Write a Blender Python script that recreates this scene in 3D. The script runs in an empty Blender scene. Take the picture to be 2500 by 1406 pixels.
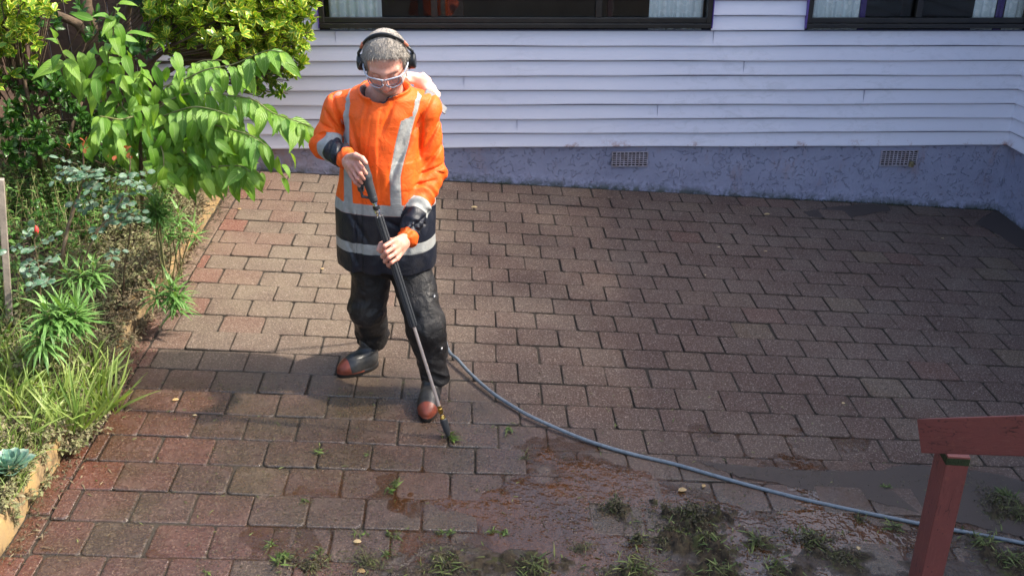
import bpy, bmesh, math, random
import numpy as np
from mathutils import Vector, Matrix
R = math.radians
rng = np.random.default_rng(7)
random.seed(7)
SC = bpy.context.scene
COL = SC.collection

# ---------------------------------------------------------------- camera
F_PX, PITCH, ROLL, YAW = 2360.76, 0.41165, 0.00716, -0.04459
CAM = np.array([-0.00243, -7.03946, 2.26992])
GA, GB = -0.06248, 0.05371           # paving falls to the right and towards the camera

def cam_axes():
    cy, sy, cp, sp = math.cos(YAW), math.sin(YAW), math.cos(PITCH), math.sin(PITCH)
    f = np.array([-sy*cp, cy*cp, -sp]); r0 = np.array([cy, sy, 0.0]); u0 = np.cross(r0, f)
    r = r0*math.cos(ROLL) + u0*math.sin(ROLL); u = -r0*math.sin(ROLL) + u0*math.cos(ROLL)
    return r, u, f
CR, CU, CF = cam_axes()
cd = bpy.data.cameras.new('camera'); cam = bpy.data.objects.new('camera', cd); COL.objects.link(cam)
cd.sensor_width = 36.0; cd.lens = F_PX/2500*36; cd.clip_end = 500; cd.clip_start = 0.05
cam.matrix_world = Matrix(((CR[0], CU[0], -CF[0], CAM[0]), (CR[1], CU[1], -CF[1], CAM[1]), (CR[2], CU[2], -CF[2], CAM[2]), (0, 0, 0, 1)))
SC.camera = cam

# ---------------------------------------------------------------- light
SUN_EL, SUN_AZ = R(43), R(-1)        # sun stands to the right (+X), a little on the camera's side
w = bpy.data.worlds.new('World'); SC.world = w; w.use_nodes = True
nt = w.node_tree; bg = nt.nodes['Background']; sky = nt.nodes.new('ShaderNodeTexSky')
sky.sky_type = 'NISHITA'; sky.sun_disc = False; sky.sun_elevation = SUN_EL; sky.sun_rotation = R(90) - SUN_AZ
sky.air_density = 1.0; sky.dust_density = 4.0; sky.ozone_density = 0.3
nt.links.new(sky.outputs[0], bg.inputs[0]); bg.inputs[1].default_value = 0.15
sl = bpy.data.lights.new('sun', 'SUN'); so = bpy.data.objects.new('sun', sl); COL.objects.link(so)
sl.energy = 2.75; sl.angle = R(2.0); sl.color = (1.0, 0.93, 0.82)
sd = Vector((math.cos(SUN_EL)*math.cos(SUN_AZ), math.cos(SUN_EL)*math.sin(SUN_AZ), math.sin(SUN_EL)))
so.rotation_euler = sd.to_track_quat('Z', 'Y').to_euler()
SC.view_settings.view_transform = 'Standard'; SC.view_settings.look = 'None'; SC.view_settings.gamma = 1
SC.view_settings.exposure = 1.5

# ---------------------------------------------------------------- geometry helpers
def ray(x, y): return CR*(x-1250)/F_PX - CU*(y-703)/F_PX + CF
def gz(x, y): return GA*x + GB*y                       # paving level
def gnd(x, y, h=0.0):
    d = ray(x, y); n = np.array([-GA, -GB, 1.0]); t = (h - n@CAM)/(n@d); return CAM + t*d
def at(x, y, Y):
    d = ray(x, y); return CAM + d*(Y-CAM[1])/d[1]
def lin(h):
    h = h.lstrip('#'); c = [int(h[i:i+2], 16)/255 for i in (0, 2, 4)]
    return tuple(v/12.92 if v <= .04045 else ((v+.055)/1.055)**2.4 for v in c) + (1.0,)

def raw_mesh(name, V, Fs, smooth=True):
    """V (n,3); Fs an (m,k) int array or a list of tuples"""
    me = bpy.data.meshes.new(name)
    V = np.asarray(V, dtype=np.float32)
    if isinstance(Fs, np.ndarray):
        m, k = Fs.shape
        me.vertices.add(len(V)); me.vertices.foreach_set('co', V.ravel())
        me.loops.add(m*k); me.loops.foreach_set('vertex_index', Fs.astype(np.int32).ravel())
        me.polygons.add(m); me.polygons.foreach_set('loop_start', np.arange(0, m*k, k, dtype=np.int32))
        try: me.polygons.foreach_set('loop_total', np.full(m, k, dtype=np.int32))
        except Exception: pass
        me.update(calc_edges=True)
    else:
        me.from_pydata([tuple(v) for v in V.tolist()], [], Fs); me.update()
    me.polygons.foreach_set('use_smooth', np.full(len(me.polygons), smooth, dtype=bool))
    me.validate()
    return me
def fattr(me, name, data):
    a = me.attributes.new(name, 'FLOAT', 'POINT'); a.data.foreach_set('value', np.asarray(data, dtype=np.float32))
def vattr(me, name, data):
    a = me.attributes.new(name, 'FLOAT_VECTOR', 'POINT'); a.data.foreach_set('vector', np.asarray(data, dtype=np.float32).ravel())
def link(name, me, m=None, parent=None):
    o = bpy.data.objects.new(name, me); COL.objects.link(o)
    if m is not None: me.materials.append(m)
    if parent is not None:
        o.parent = parent
        if parent.parent is None: o.matrix_parent_inverse = Matrix.Translation(parent.location).inverted()
    return o
def tag(o, label=None, cat=None, group=None, kind=None):
    if label: o['label'] = label
    if cat: o['category'] = cat
    if group: o['group'] = group
    if kind: o['kind'] = kind
    return o
def empty(name, loc, label, cat, group=None):
    o = bpy.data.objects.new(name, None); COL.objects.link(o); o.location = Vector([float(c) for c in loc]); o.empty_display_size = .1
    return tag(o, label, cat, group)

class MB:
    """collects simple solids into one mesh"""
    def __init__(s): s.V = []; s.F = []
    def add(s, V, Fc):
        b = len(s.V); s.V += [tuple(map(float, v)) for v in V]; s.F += [tuple(b+i for i in f) for f in Fc]; return s
    def box(s, x0, x1, y0, y1, z0, z1, bev=0.0):
        bm = bmesh.new(); bmesh.ops.create_cube(bm, size=1)
        for v in bm.verts:
            v.co = Vector(((x0+x1)/2+v.co.x*(x1-x0), (y0+y1)/2+v.co.y*(y1-y0), (z0+z1)/2+v.co.z*(z1-z0)))
        if bev > 0: bmesh.ops.bevel(bm, geom=bm.edges[:], offset=bev, segments=2, affect='EDGES', profile=.6)
        s.bm(bm); return s
    def obox(s, M, sx, sy, sz, bev=0.0, cuts=0):
        bm = bmesh.new(); bmesh.ops.create_cube(bm, size=1)
        for v in bm.verts: v.co = Vector((v.co.x*sx, v.co.y*sy, v.co.z*sz))
        if bev > 0: bmesh.ops.bevel(bm, geom=bm.edges[:], offset=bev, segments=2, affect='EDGES', profile=.6)
        bm.transform(M); s.bm(bm); return s
    def bm(s, bm):
        bm.verts.ensure_lookup_table(); s.add([v.co for v in bm.verts], [tuple(v.index for v in f.verts) for f in bm.faces]); bm.free()
    def tube(s, pts, rad, n=10, cap=True):
        V, Fc = tube_arrays(pts, rad, n, cap); return s.add(V, Fc)
    def build(s, name, m, parent=None, smooth=False):
        me = raw_mesh(name, s.V, s.F, bool(smooth)); o = link(name, me, m, parent)
        if smooth == 'auto': me.set_sharp_from_angle(angle=R(35))
        return o
def tube_arrays(pts, rad, n=10, cap=True):
    P = np.array([list(map(float, p)) for p in pts]); k = len(P)
    rad = np.full(k, rad) if np.isscalar(rad) else np.array(rad, float)
    T = np.gradient(P, axis=0); T /= np.linalg.norm(T, axis=1)[:, None]+1e-9
    ref = np.array([0, 0, 1.0]) if abs(T[0][2]) < .9 else np.array([1.0, 0, 0])
    N = np.cross(T[0], ref); N /= np.linalg.norm(N); V = []
    a = np.linspace(0, 2*np.pi, n, endpoint=False)
    for i in range(k):
        N = N - T[i]*(N@T[i]); N /= np.linalg.norm(N); B = np.cross(T[i], N)
        V.append(P[i] + rad[i]*(np.cos(a)[:, None]*N + np.sin(a)[:, None]*B))
    V = np.concatenate(V); Fc = []
    for i in range(k-1):
        for j in range(n):
            Fc.append((i*n+j, i*n+(j+1) % n, (i+1)*n+(j+1) % n, (i+1)*n+j))
    if cap: Fc.append(tuple(range(n))[::-1]); Fc.append(tuple((k-1)*n+j for j in range(n)))
    return V, Fc
def spline(pts, n=8):
    P = np.array([list(map(float, p)) for p in pts]); Q = np.vstack([2*P[0]-P[1], P, 2*P[-1]-P[-2]]); out = []
    for i in range(1, len(Q)-2):
        for t in np.linspace(0, 1, n, endpoint=False):
            out.append(.5*((2*Q[i]) + (Q[i+1]-Q[i-1])*t + (2*Q[i-1]-5*Q[i]+4*Q[i+1]-Q[i+2])*t*t + (3*Q[i]-Q[i-1]-3*Q[i+1]+Q[i+2])*t**3))
    out.append(P[-1]); return np.array(out)

# smooth value noise in numpy (for geometry)
_perm = rng.random((32, 32, 32)).astype(np.float32)
def vnoise(P):
    P = np.asarray(P); i = np.floor(P).astype(int); f = P-i; f = f*f*(3-2*f); i0 = i % 32; i1 = (i+1) % 32
    x0, y0, z0 = i0[..., 0], i0[..., 1], i0[..., 2]; x1, y1, z1 = i1[..., 0], i1[..., 1], i1[..., 2]
    fx, fy, fz = f[..., 0], f[..., 1], f[..., 2]; g = _perm
    a = g[x0, y0, z0]*(1-fx)+g[x1, y0, z0]*fx; b = g[x0, y1, z0]*(1-fx)+g[x1, y1, z0]*fx
    c = g[x0, y0, z1]*(1-fx)+g[x1, y0, z1]*fx; d = g[x0, y1, z1]*(1-fx)+g[x1, y1, z1]*fx
    return ((a*(1-fy)+b*fy)*(1-fz) + (c*(1-fy)+d*fy)*fz)*2-1
def fbm(P, o=3):
    P = np.asarray(P, float); s = 0; am = 1
    for k in range(o): s = s + am*vnoise(P*(2.03**k)+17.3*k); am *= .5
    return s
def fbm2(x, y, sc=1.0, o=3, z=3.7):
    return fbm(np.stack([np.asarray(x)*sc, np.asarray(y)*sc, np.full(np.shape(x), z)], -1), o)

# ---------------------------------------------------------------- shader helpers
class MT:
    def __init__(s, name, base=(.5, .5, .5, 1), rough=.6, spec=.5, metal=0.0):
        s.m = bpy.data.materials.new(name); s.m.use_nodes = True; s.nt = s.m.node_tree; s.b = s.nt.nodes['Principled BSDF']
        s.set('Base Color', base); s.set('Roughness', rough); s.set('Specular IOR Level', spec); s.set('Metallic', metal)
        s.pos = s.nt.nodes.new('ShaderNodeTexCoord').outputs['Object']
    def set(s, k, v):
        if hasattr(v, 'is_output') or isinstance(v, bpy.types.NodeSocket): s.nt.links.new(v, s.b.inputs[k])
        else: s.b.inputs[k].default_value = v
    def _in(s, sock, v):
        if isinstance(v, bpy.types.NodeSocket): s.nt.links.new(v, sock)
        else: sock.default_value = v
    def attr(s, n, vec=False):
        a = s.nt.nodes.new('ShaderNodeAttribute'); a.attribute_name = n; return a.outputs['Vector' if vec else 'Fac']
    def sep(s, v):
        n = s.nt.nodes.new('ShaderNodeSeparateXYZ'); s._in(n.inputs[0], v); return n.outputs
    def map(s, scale=(1, 1, 1), vec=None, rot=(0, 0, 0)):
        n = s.nt.nodes.new('ShaderNodeMapping'); s._in(n.inputs[0], vec if vec is not None else s.pos); n.inputs['Scale'].default_value = scale; n.inputs['Rotation'].default_value = rot; return n.outputs[0]
    def noise(s, sc, det=3, rough=.55, vec=None, dist=0.0, out='Fac'):
        n = s.nt.nodes.new('ShaderNodeTexNoise'); s._in(n.inputs['Vector'], vec if vec is not None else s.pos)
        n.inputs['Scale'].default_value = sc; n.inputs['Detail'].default_value = det; n.inputs['Roughness'].default_value = rough; n.inputs['Distortion'].default_value = dist
        return n.outputs[out]
    def voro(s, sc, vec=None, out='Distance', feat='F1', rnd=1.0):
        n = s.nt.nodes.new('ShaderNodeTexVoronoi'); s._in(n.inputs['Vector'], vec if vec is not None else s.pos); n.feature = feat
        n.inputs['Scale'].default_value = sc; n.inputs['Randomness'].default_value = rnd; return n.outputs[out]
    def ramp(s, f, stops):
        n = s.nt.nodes.new('ShaderNodeValToRGB'); s._in(n.inputs[0], f); e = n.color_ramp.elements
        while len(e) < len(stops): e.new(.5)
        for q, (p, c) in zip(e, stops): q.position = p; q.color = c if isinstance(c, (tuple, list)) else (c, c, c, 1)
        return n.outputs[0]
    def mix(s, f, a, b, mode='MIX'):
        n = s.nt.nodes.new('ShaderNodeMix'); n.data_type = 'RGBA'; n.blend_type = mode
        s._in(n.inputs[0], f); s._in(n.inputs[6], a); s._in(n.inputs[7], b); return n.outputs[2]
    def math(s, op, a, b=0.0, c=None, clamp=False):
        n = s.nt.nodes.new('ShaderNodeMath'); n.operation = op; n.use_clamp = clamp; s._in(n.inputs[0], a); s._in(n.inputs[1], b)
        if c is not None: s._in(n.inputs[2], c)
        return n.outputs[0]
    def step(s, v, w=.002, at=0.0):
        n = s.nt.nodes.new('ShaderNodeMapRange'); s._in(n.inputs[0], v); n.inputs[1].default_value = at-w; n.inputs[2].default_value = at+w; return n.outputs[0]
    def rng(s, v, a, b, c=0.0, d=1.0):
        n = s.nt.nodes.new('ShaderNodeMapRange'); s._in(n.inputs[0], v); n.inputs[1].default_value = a; n.inputs[2].default_value = b; n.inputs[3].default_value = c; n.inputs[4].default_value = d; return n.outputs[0]
    def bump(s, h, strength=.5, dist=.01, prev=None):
        n = s.nt.nodes.new('ShaderNodeBump'); s._in(n.inputs['Height'], h); n.inputs['Strength'].default_value = strength; n.inputs['Distance'].default_value = dist
        if prev is not None: s.nt.links.new(prev, n.inputs['Normal'])
        s.nt.links.new(n.outputs[0], s.b.inputs['Normal']); return n.outputs[0]
def g(v): return (v, v, v, 1)

# ================================================================ MATERIALS
def m_paver():
    t = MT('paver'); tint = t.attr('tint'); wet = t.attr('wet'); red = t.attr('red'); dust = t.attr('dust')
    c = t.ramp(tint, [(0, (.074, .044, .033, 1)), (.35, (.083, .050, .038, 1)), (.62, (.090, .054, .041, 1)), (.85, (.096, .061, .043, 1)), (1, (.110, .074, .046, 1))])
    big = t.noise(2.2, 4, .6)
    c = t.mix(t.rng(big, .42, .66, 0, .45), c, (.135, .105, .082, 1))
    c = t.mix(t.math('MULTIPLY', dust, t.rng(t.noise(5, 4), .3, .6, .45, 1.0)), c, (.215, .175, .122, 1))
    c = t.mix(red, c, (.165, .060, .040, 1))
    sp = t.noise(115, 3, .75); c = t.mix(t.rng(sp, .53, .66, 0, .65), c, t.mix(.55, c, (.62, .50, .42, 1)))
    sp2 = t.noise(95, 3, .75, vec=t.map((1, 1, 1), rot=(.5, .3, .9))); c = t.mix(t.rng(sp2, .53, .68, 0, .8), c, t.mix(.75, c, (.03, .02, .018, 1)))
    vd = t.voro(34); c = t.mix(t.rng(vd, .05, .09, .8, 0), c, (.60, .52, .45, 1))
    # wetness darkens and smooths
    wn = t.noise(9, 5, .65, dist=.6); wm = t.math('MULTIPLY', wet, t.rng(wn, .25, .5, .55, 1.0), clamp=True)
    olive = t.mix(t.rng(t.noise(3.1, 4, .6), .42, .60), (.62, .50, .42, 1), (.46, .42, .27, 1))
    c = t.mix(wm, c, t.mix(1.0, c, olive, 'MULTIPLY'))
    mud = t.rng(t.noise(2.6, 6, .7, dist=1.2), .46, .62); c = t.mix(t.math('MULTIPLY', t.attr('mud'), mud, clamp=True), c, (.070, .034, .016, 1))
    # joint grime at paver edges
    e = t.attr('edge'); c = t.mix(t.math('MULTIPLY', e, t.rng(t.noise(9, 4), .35, .6, .35, 1.0)), c, (.035, .028, .02, 1))
    t.set('Base Color', c)
    rn = t.noise(60, 3); t.set('Roughness', t.mix(wm, t.rng(rn, .3, .7, .62, .9), t.rng(rn, .35, .65, .12, .42)))
    t.set('Specular IOR Level', t.mix(wm, g(.35), g(1.0)))
    h = t.math('ADD', t.math('MULTIPLY', t.noise(110, 3, .75), 1.2), t.math('MULTIPLY', t.noise(14, 4), 1.0))
    t.bump(h, .55, .006); return t.m
def m_simple(name, col, rough=.6, nsc=0, amt=.25, bs=0, bstr=.3, bd=.004, spec=.5, metal=0, dark=None):
    t = MT(name, col, rough, spec, metal)
    if nsc:
        d = dark or tuple(v*.45 for v in col[:3])+(1,)
        t.set('Base Color', t.mix(t.rng(t.noise(nsc, 5, .6), .35, .7, 0, amt*2), col, d))
    if bs: t.bump(t.noise(bs, 4, .6), bstr, bd)
    return t.m
def m_boards():
    t = MT('weatherboard_paint', rough=.45); x, y, z = t.sep(t.pos)
    c = t.mix(t.rng(t.noise(1.3, 4), .35, .65), (.72, .71, .79, 1), (.68, .675, .77, 1))
    d1 = t.noise(7, 7, .72, vec=t.map((1, 1, 2.2)), dist=.8); patch = t.rng(t.noise(1.1, 2), .46, .62)
    c = t.mix(t.math('MULTIPLY', t.rng(d1, .5, .64, 0, .28), patch), c, (.36, .37, .40, 1))
    specks = t.voro(42); c = t.mix(t.math('MULTIPLY', t.rng(specks, .035, .06, 1, 0), t.rng(t.noise(6, 2), .5, .6)), c, (.12, .10, .12, 1))
    rust = t.math('MULTIPLY', t.rng(z, .29, .345, 1, 0), t.rng(t.noise(4.5, 7, .8), .55, .63)); c = t.mix(t.math('MULTIPLY', rust, .85, clamp=True), c, (.36, .20, .17, 1))
    hair = t.rng(t.noise(30, 3, .7, vec=t.map((.25, 1, 7))), .62, .72, 0, .12); c = t.mix(hair, c, (.42, .41, .5, 1))
    c = t.mix(t.rng(t.attr('lap_shade'), 0, .3, 0, .95), c, (.045, .055, .12, 1)); t.set('Base Color', c); t.bump(t.noise(14, 5, .6, vec=t.map((.4, 1, 5))), .12, .004); return t.m  # dark line under each lap is the shadow gap, painted in
def m_render():
    t = MT('blue_render', rough=.5); x, y, z = t.sep(t.pos)
    c = t.mix(t.rng(t.noise(3, 5, .65), .4, .66), (.305, .315, .430, 1), (.245, .252, .355, 1))
    c = t.mix(t.rng(t.noise(5, 5, .7, vec=t.map((1, 1, .5))), .56, .68, 0, .6), c, (.30, .235, .27, 1))
    lo = t.attr('low')      # 1 at the paving
    chip = t.math('MULTIPLY', t.rng(lo, .45, .8), t.rng(t.noise(26, 5, .75), .43, .56)); c = t.mix(t.math('MULTIPLY', chip, .7, clamp=True), c, (.42, .43, .60, 1))
    moss = t.math('MULTIPLY', t.rng(lo, .66, 1.0), t.rng(t.noise(8, 6, .75), .40, .55)); c = t.mix(t.math('MULTIPLY', moss, .95, clamp=True), c, (.055, .070, .05, 1))
    brown = t.rng(x, -1.5, -.7, .8, 0); c = t.mix(t.math('MULTIPLY', brown, t.rng(t.noise(6, 4), .3, .6)), c, (.26, .16, .12, 1))
    t.set('Base Color', c)
    s1 = t.rng(t.noise(20, 3, .55, dist=1.2), .58, .64); t.set('Base Color', c); s2 = t.rng(t.voro(38, feat='SMOOTH_F1'), .2, .5); 
    t.bump(t.math('ADD', s1, t.math('MULTIPLY', t.noise(60, 4), .3)), .75, .014); return t.m
def m_leaf(name, c1, c2, edge=None, rough=.38, trans=.35, vein=8.0, dustc=None, dust=.0):
    t = MT(name, rough=rough, spec=.5); tint = t.attr('tint'); uv = t.sep(t.attr('luv', True))
    c = t.mix(tint, c1, c2)
    av = t.math('ABSOLUTE', uv[1])
    if edge is not None:
        em = t.rng(t.math('ADD', av, t.math('MULTIPLY', t.math('SUBTRACT', t.noise(40, 2), .5), .9)), .5, .85)
        c = t.mix(t.math('MULTIPLY', em, t.rng(tint, .25, .6)), c, edge)
    mid = t.rng(av, .03, .10, .6, 0); c = t.mix(mid, c, t.mix(.5, c, (.45, .60, .20, 1)))
    vn = t.math('SINE', t.math('MULTIPLY', t.math('SUBTRACT', uv[0], t.math('MULTIPLY', av, .35)), vein*6.283)); c = t.mix(t.rng(vn, .2, 1, 0, .38), c, t.mix(1.0, c, (.55, .62, .5, 1), 'MULTIPLY'))
    if dustc is not None: c = t.mix(t.rng(t.noise(28, 4, .7), .42, .62, 0, dust), c, dustc)
    t.set('Base Color', c)
    h = t.math('SINE', t.math('MULTIPLY', t.math('SUBTRACT', uv[0], t.math('MULTIPLY', av, .35)), vein*6.283))
    h = t.math('ADD', t.math('MULTIPLY', h, .5), t.rng(av, 0, .12, -1.2, 0)); t.bump(h, .35, .004)
    tr = t.nt.nodes.new('ShaderNodeBsdfTranslucent'); t._in(tr.inputs[0], t.mix(.75, c, t.mix(1.0, c, (1.6, 1.5, .35, 1), 'MULTIPLY')))
    mx = t.nt.nodes.new('ShaderNodeMixShader'); mx.inputs[0].default_value = trans
    out = t.nt.nodes['Material Output']; t.nt.links.new(t.b.outputs[0], mx.inputs[1]); t.nt.links.new(tr.outputs[0], mx.inputs[2]); t.nt.links.new(mx.outputs[0], out.inputs[0])
    return t.m
M = {}
M['paver'] = m_paver()
M['joint'] = m_simple('joint_sand', (.045, .035, .025, 1), .95, 30, .4, 90, .8, .01)
M['soil'] = m_simple('soil', (.060, .042, .028, 1), .95, 12, .4, 60, .9, .02)
M['boards'] = m_boards(); M['render'] = m_render()
def m_kerb():
    t = MT('ochre_kerb', rough=.8); c = t.mix(t.rng(t.noise(6, 5, .7), .4, .62), (.33, .215, .085, 1), (.23, .165, .09, 1))
    c = t.mix(t.rng(t.noise(9, 6, .75), .48, .60, 0, .9), c, (.085, .055, .03, 1)); t.set('Base Color', c); t.bump(t.noise(30, 5), .4, .006); return t.m
M['kerb'] = m_kerb()
M['frame'] = m_simple('dark_window_frame', (.012, .011, .011, 1), .32, 9, .3, 20, .1, dark=(.03, .026, .022, 1))
M['jointc'] = m_simple('joint_shadow_gap', (.33, .33, .42, 1), .6)
M['purple'] = m_simple('purple_trim', (.11, .06, .28, 1), .5)
def m_glass():
    t = MT('window_glass'); nt = t.nt; gl = nt.nodes.new('ShaderNodeBsdfGlossy'); gl.inputs['Roughness'].default_value = .01; gl.inputs[0].default_value = g(.9)
    tr = nt.nodes.new('ShaderNodeBsdfTransparent'); tr.inputs[0].default_value = (.95, .97, .97, 1); fr = nt.nodes.new('ShaderNodeFresnel'); fr.inputs[0].default_value = 1.33
    mx = nt.nodes.new('ShaderNodeMixShader'); nt.links.new(fr.outputs[0], mx.inputs[0]); nt.links.new(tr.outputs[0], mx.inputs[1]); nt.links.new(gl.outputs[0], mx.inputs[2])
    nt.links.new(mx.outputs[0], nt.nodes['Material Output'].inputs[0]); return t.m
M['glass'] = m_glass()
def m_lace():
    t = MT('lace_curtain', rough=.8); v = t.voro(17, vec=t.map((1, 1, .7)), feat='F1'); leafm = t.rng(v, .24, .30, 1, 0)
    lines = t.rng(t.math('ABSOLUTE', t.math('SUBTRACT', t.noise(8, 1, .3, dist=1.0), .5)), .0, .03, 1, 0)
    m_ = t.math('MAXIMUM', leafm, lines); t.set('Base Color', t.mix(m_, (.86, .90, .90, 1), (.97, .97, .96, 1))); t.set('Alpha', t.rng(m_, 0, 1, .93, 1.0)); t.set('Transmission Weight', .0); return t.m
M['lace'] = m_lace()
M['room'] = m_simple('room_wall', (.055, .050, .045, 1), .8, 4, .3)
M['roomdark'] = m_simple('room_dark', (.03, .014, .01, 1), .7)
M['purplecloth'] = m_simple('purple_curtain', (.09, .045, .22, 1), .8)
M['roof'] = m_simple('roof_iron', (.10, .10, .11, 1), .5)
M['ventm'] = m_simple('vent_grille_paint', (.43, .40, .47, 1), .55, 25, .4, dark=(.22, .16, .14, 1))
M['black'] = m_simple('vent_void', (.006, .006, .007, 1), .9)
M['brass_old'] = m_simple('dull_brass', (.28, .24, .14, 1), .45, 40, .3, metal=.5)
M['fence'] = m_simple('fence_timber', (.075, .042, .028, 1), .85, 5, .4, 40, .6, .01, dark=(.02, .016, .012, 1))
M['stake'] = m_simple('weathered_stake', (.33, .28, .23, 1), .85, 14, .3, 60, .5, .004)
M['bark'] = m_simple('bark', (.11, .075, .045, 1), .9, 15, .4, 50, .8, .01)
M['twig'] = m_simple('green_brown_twig', (.21, .20, .08, 1), .6, 30, .3)
M['cane'] = m_simple('rose_cane', (.17, .10, .07, 1), .6, 40, .4, dark=(.07, .09, .03, 1))
M['straw'] = m_simple('dry_stalk', (.34, .27, .16, 1), .85, 20, .3)
def m_rail():
    t = MT('red_brown_rail_paint', rough=.42); uvw = t.pos
    c = t.mix(t.rng(t.noise(5, 5, .6), .35, .7), (.235, .066, .054, 1), (.185, .056, .045, 1))
    c = t.mix(t.rng(t.noise(30, 3, .6, vec=t.map((1, 1, 1))), .60, .68, 0, .6), c, (.26, .08, .055, 1))
    c = t.mix(t.math('MULTIPLY', t.rng(t.voro(55, vec=t.map((1, .55, .8))), .08, .16, 1, 0), t.rng(t.noise(7, 2), .42, .56)), c, (.035, .018, .014, 1))
    cr = t.noise(4.5, 3, .5, vec=t.attr('grain', True)); c = t.mix(t.math('MULTIPLY', t.rng(t.math('ABSOLUTE', t.math('SUBTRACT', cr, .5)), .0, .012, 1, 0), t.rng(t.noise(4, 2), .45, .55)), c, (.025, .01, .01, 1)); c = t.mix(t.rng(t.noise(9, 6, .75, vec=t.attr('grain', True)), .56, .66, 0, .4), c, (.33, .13, .10, 1))
    t.set('Base Color', c); t.bump(t.noise(14, 5, .6, vec=t.attr('grain', True)), .25, .004); return t.m
M['rail'] = m_rail()
M['railmoss'] = m_simple('rail_moss', (.045, .060, .020, 1), .95, 60, .4, 160, .9, .01)

# leaves
M['lf_tuft'] = m_leaf('weed_tuft_leaf', (.040, .095, .018, 1), (.190, .300, .050, 1), rough=.5, trans=.2, vein=2, dustc=(.12, .09, .05, 1), dust=.6)
M['lf_cherry'] = m_leaf('cherry_leaf', (.075, .215, .018, 1), (.260, .430, .050, 1), rough=.48, trans=.36, vein=8)
M['lf_glossy'] = m_leaf('glossy_leaf', (.045, .160, .012, 1), (.170, .340, .026, 1), edge=(.62, .62, .09, 1), rough=.24, trans=.25, vein=4)
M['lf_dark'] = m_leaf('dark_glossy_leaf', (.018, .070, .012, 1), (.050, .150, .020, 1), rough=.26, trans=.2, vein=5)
M['lf_rose'] = m_leaf('rose_leaf', (.040, .120, .060, 1), (.095, .200, .115, 1), rough=.30, trans=.2, vein=6, dustc=(.36, .42, .37, 1), dust=.5)
M['lf_red'] = m_leaf('red_new_leaf', (.33, .050, .028, 1), (.40, .14, .04, 1), rough=.35, trans=.3, vein=6)
M['lf_weed'] = m_leaf('weed_leaf', (.060, .160, .035, 1), (.170, .310, .065, 1), rough=.5, trans=.25, vein=5)
M['lf_dusty'] = m_leaf('dusty_weed_leaf', (.130, .165, .050, 1), (.300, .290, .140, 1), rough=.75, trans=.15, vein=5, dustc=(.24, .20, .13, 1), dust=.75)
M['lf_dead'] = m_leaf('dead_leaf', (.120, .085, .050, 1), (.300, .235, .145, 1), rough=.85, trans=.1, vein=5)
M['lf_spurge'] = m_leaf('narrow_leaf', (.085, .220, .045, 1), (.250, .430, .130, 1), rough=.45, trans=.25, vein=2)
M['grass'] = m_leaf('grass_blade', (.110, .215, .025, 1), (.360, .430, .130, 1), rough=.45, trans=.3, vein=1)
M['succ'] = m_leaf('succulent_leaf', (.095, .215, .165, 1), (.150, .290, .215, 1), edge=(.28, .38, .30, 1), rough=.5, trans=.05, vein=1)
M['lf_litter'] = m_leaf('fallen_leaf', (.50, .32, .14, 1), (.62, .50, .30, 1), rough=.6, trans=.1, vein=4)
M['bud'] = m_simple('rosebud_petals', (.70, .06, .05, 1), .5, 20, .2)
M['mudc'] = m_simple('mud', (.030, .022, .014, 1), .45, 25, .4, 70, 1.0, .012)

# ================================================================ SETTING
# base ground sheet
xs = np.concatenate([[-150, -40, -12], np.linspace(-6, 7, 40), [15, 40, 150]]); ys = np.concatenate([[-150, -40, -14], np.linspace(-9, 3, 40), [12, 40, 150]])
X, Y = np.meshgrid(xs, ys, indexing='ij'); Z = GA*np.clip(X, -5, 6)+GB*np.clip(Y, -9, 1.5)-.055
V = np.stack([X, Y, Z], -1).reshape(-1, 3); n1, n2 = X.shape
I = np.arange(n1*n2).reshape(n1, n2); Fq = np.stack([I[:-1, :-1], I[1:, :-1], I[1:, 1:], I[:-1, 1:]], -1).reshape(-1, 4)
tag(link('ground', raw_mesh('ground', V, Fq), M['soil']), kind='structure')

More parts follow.
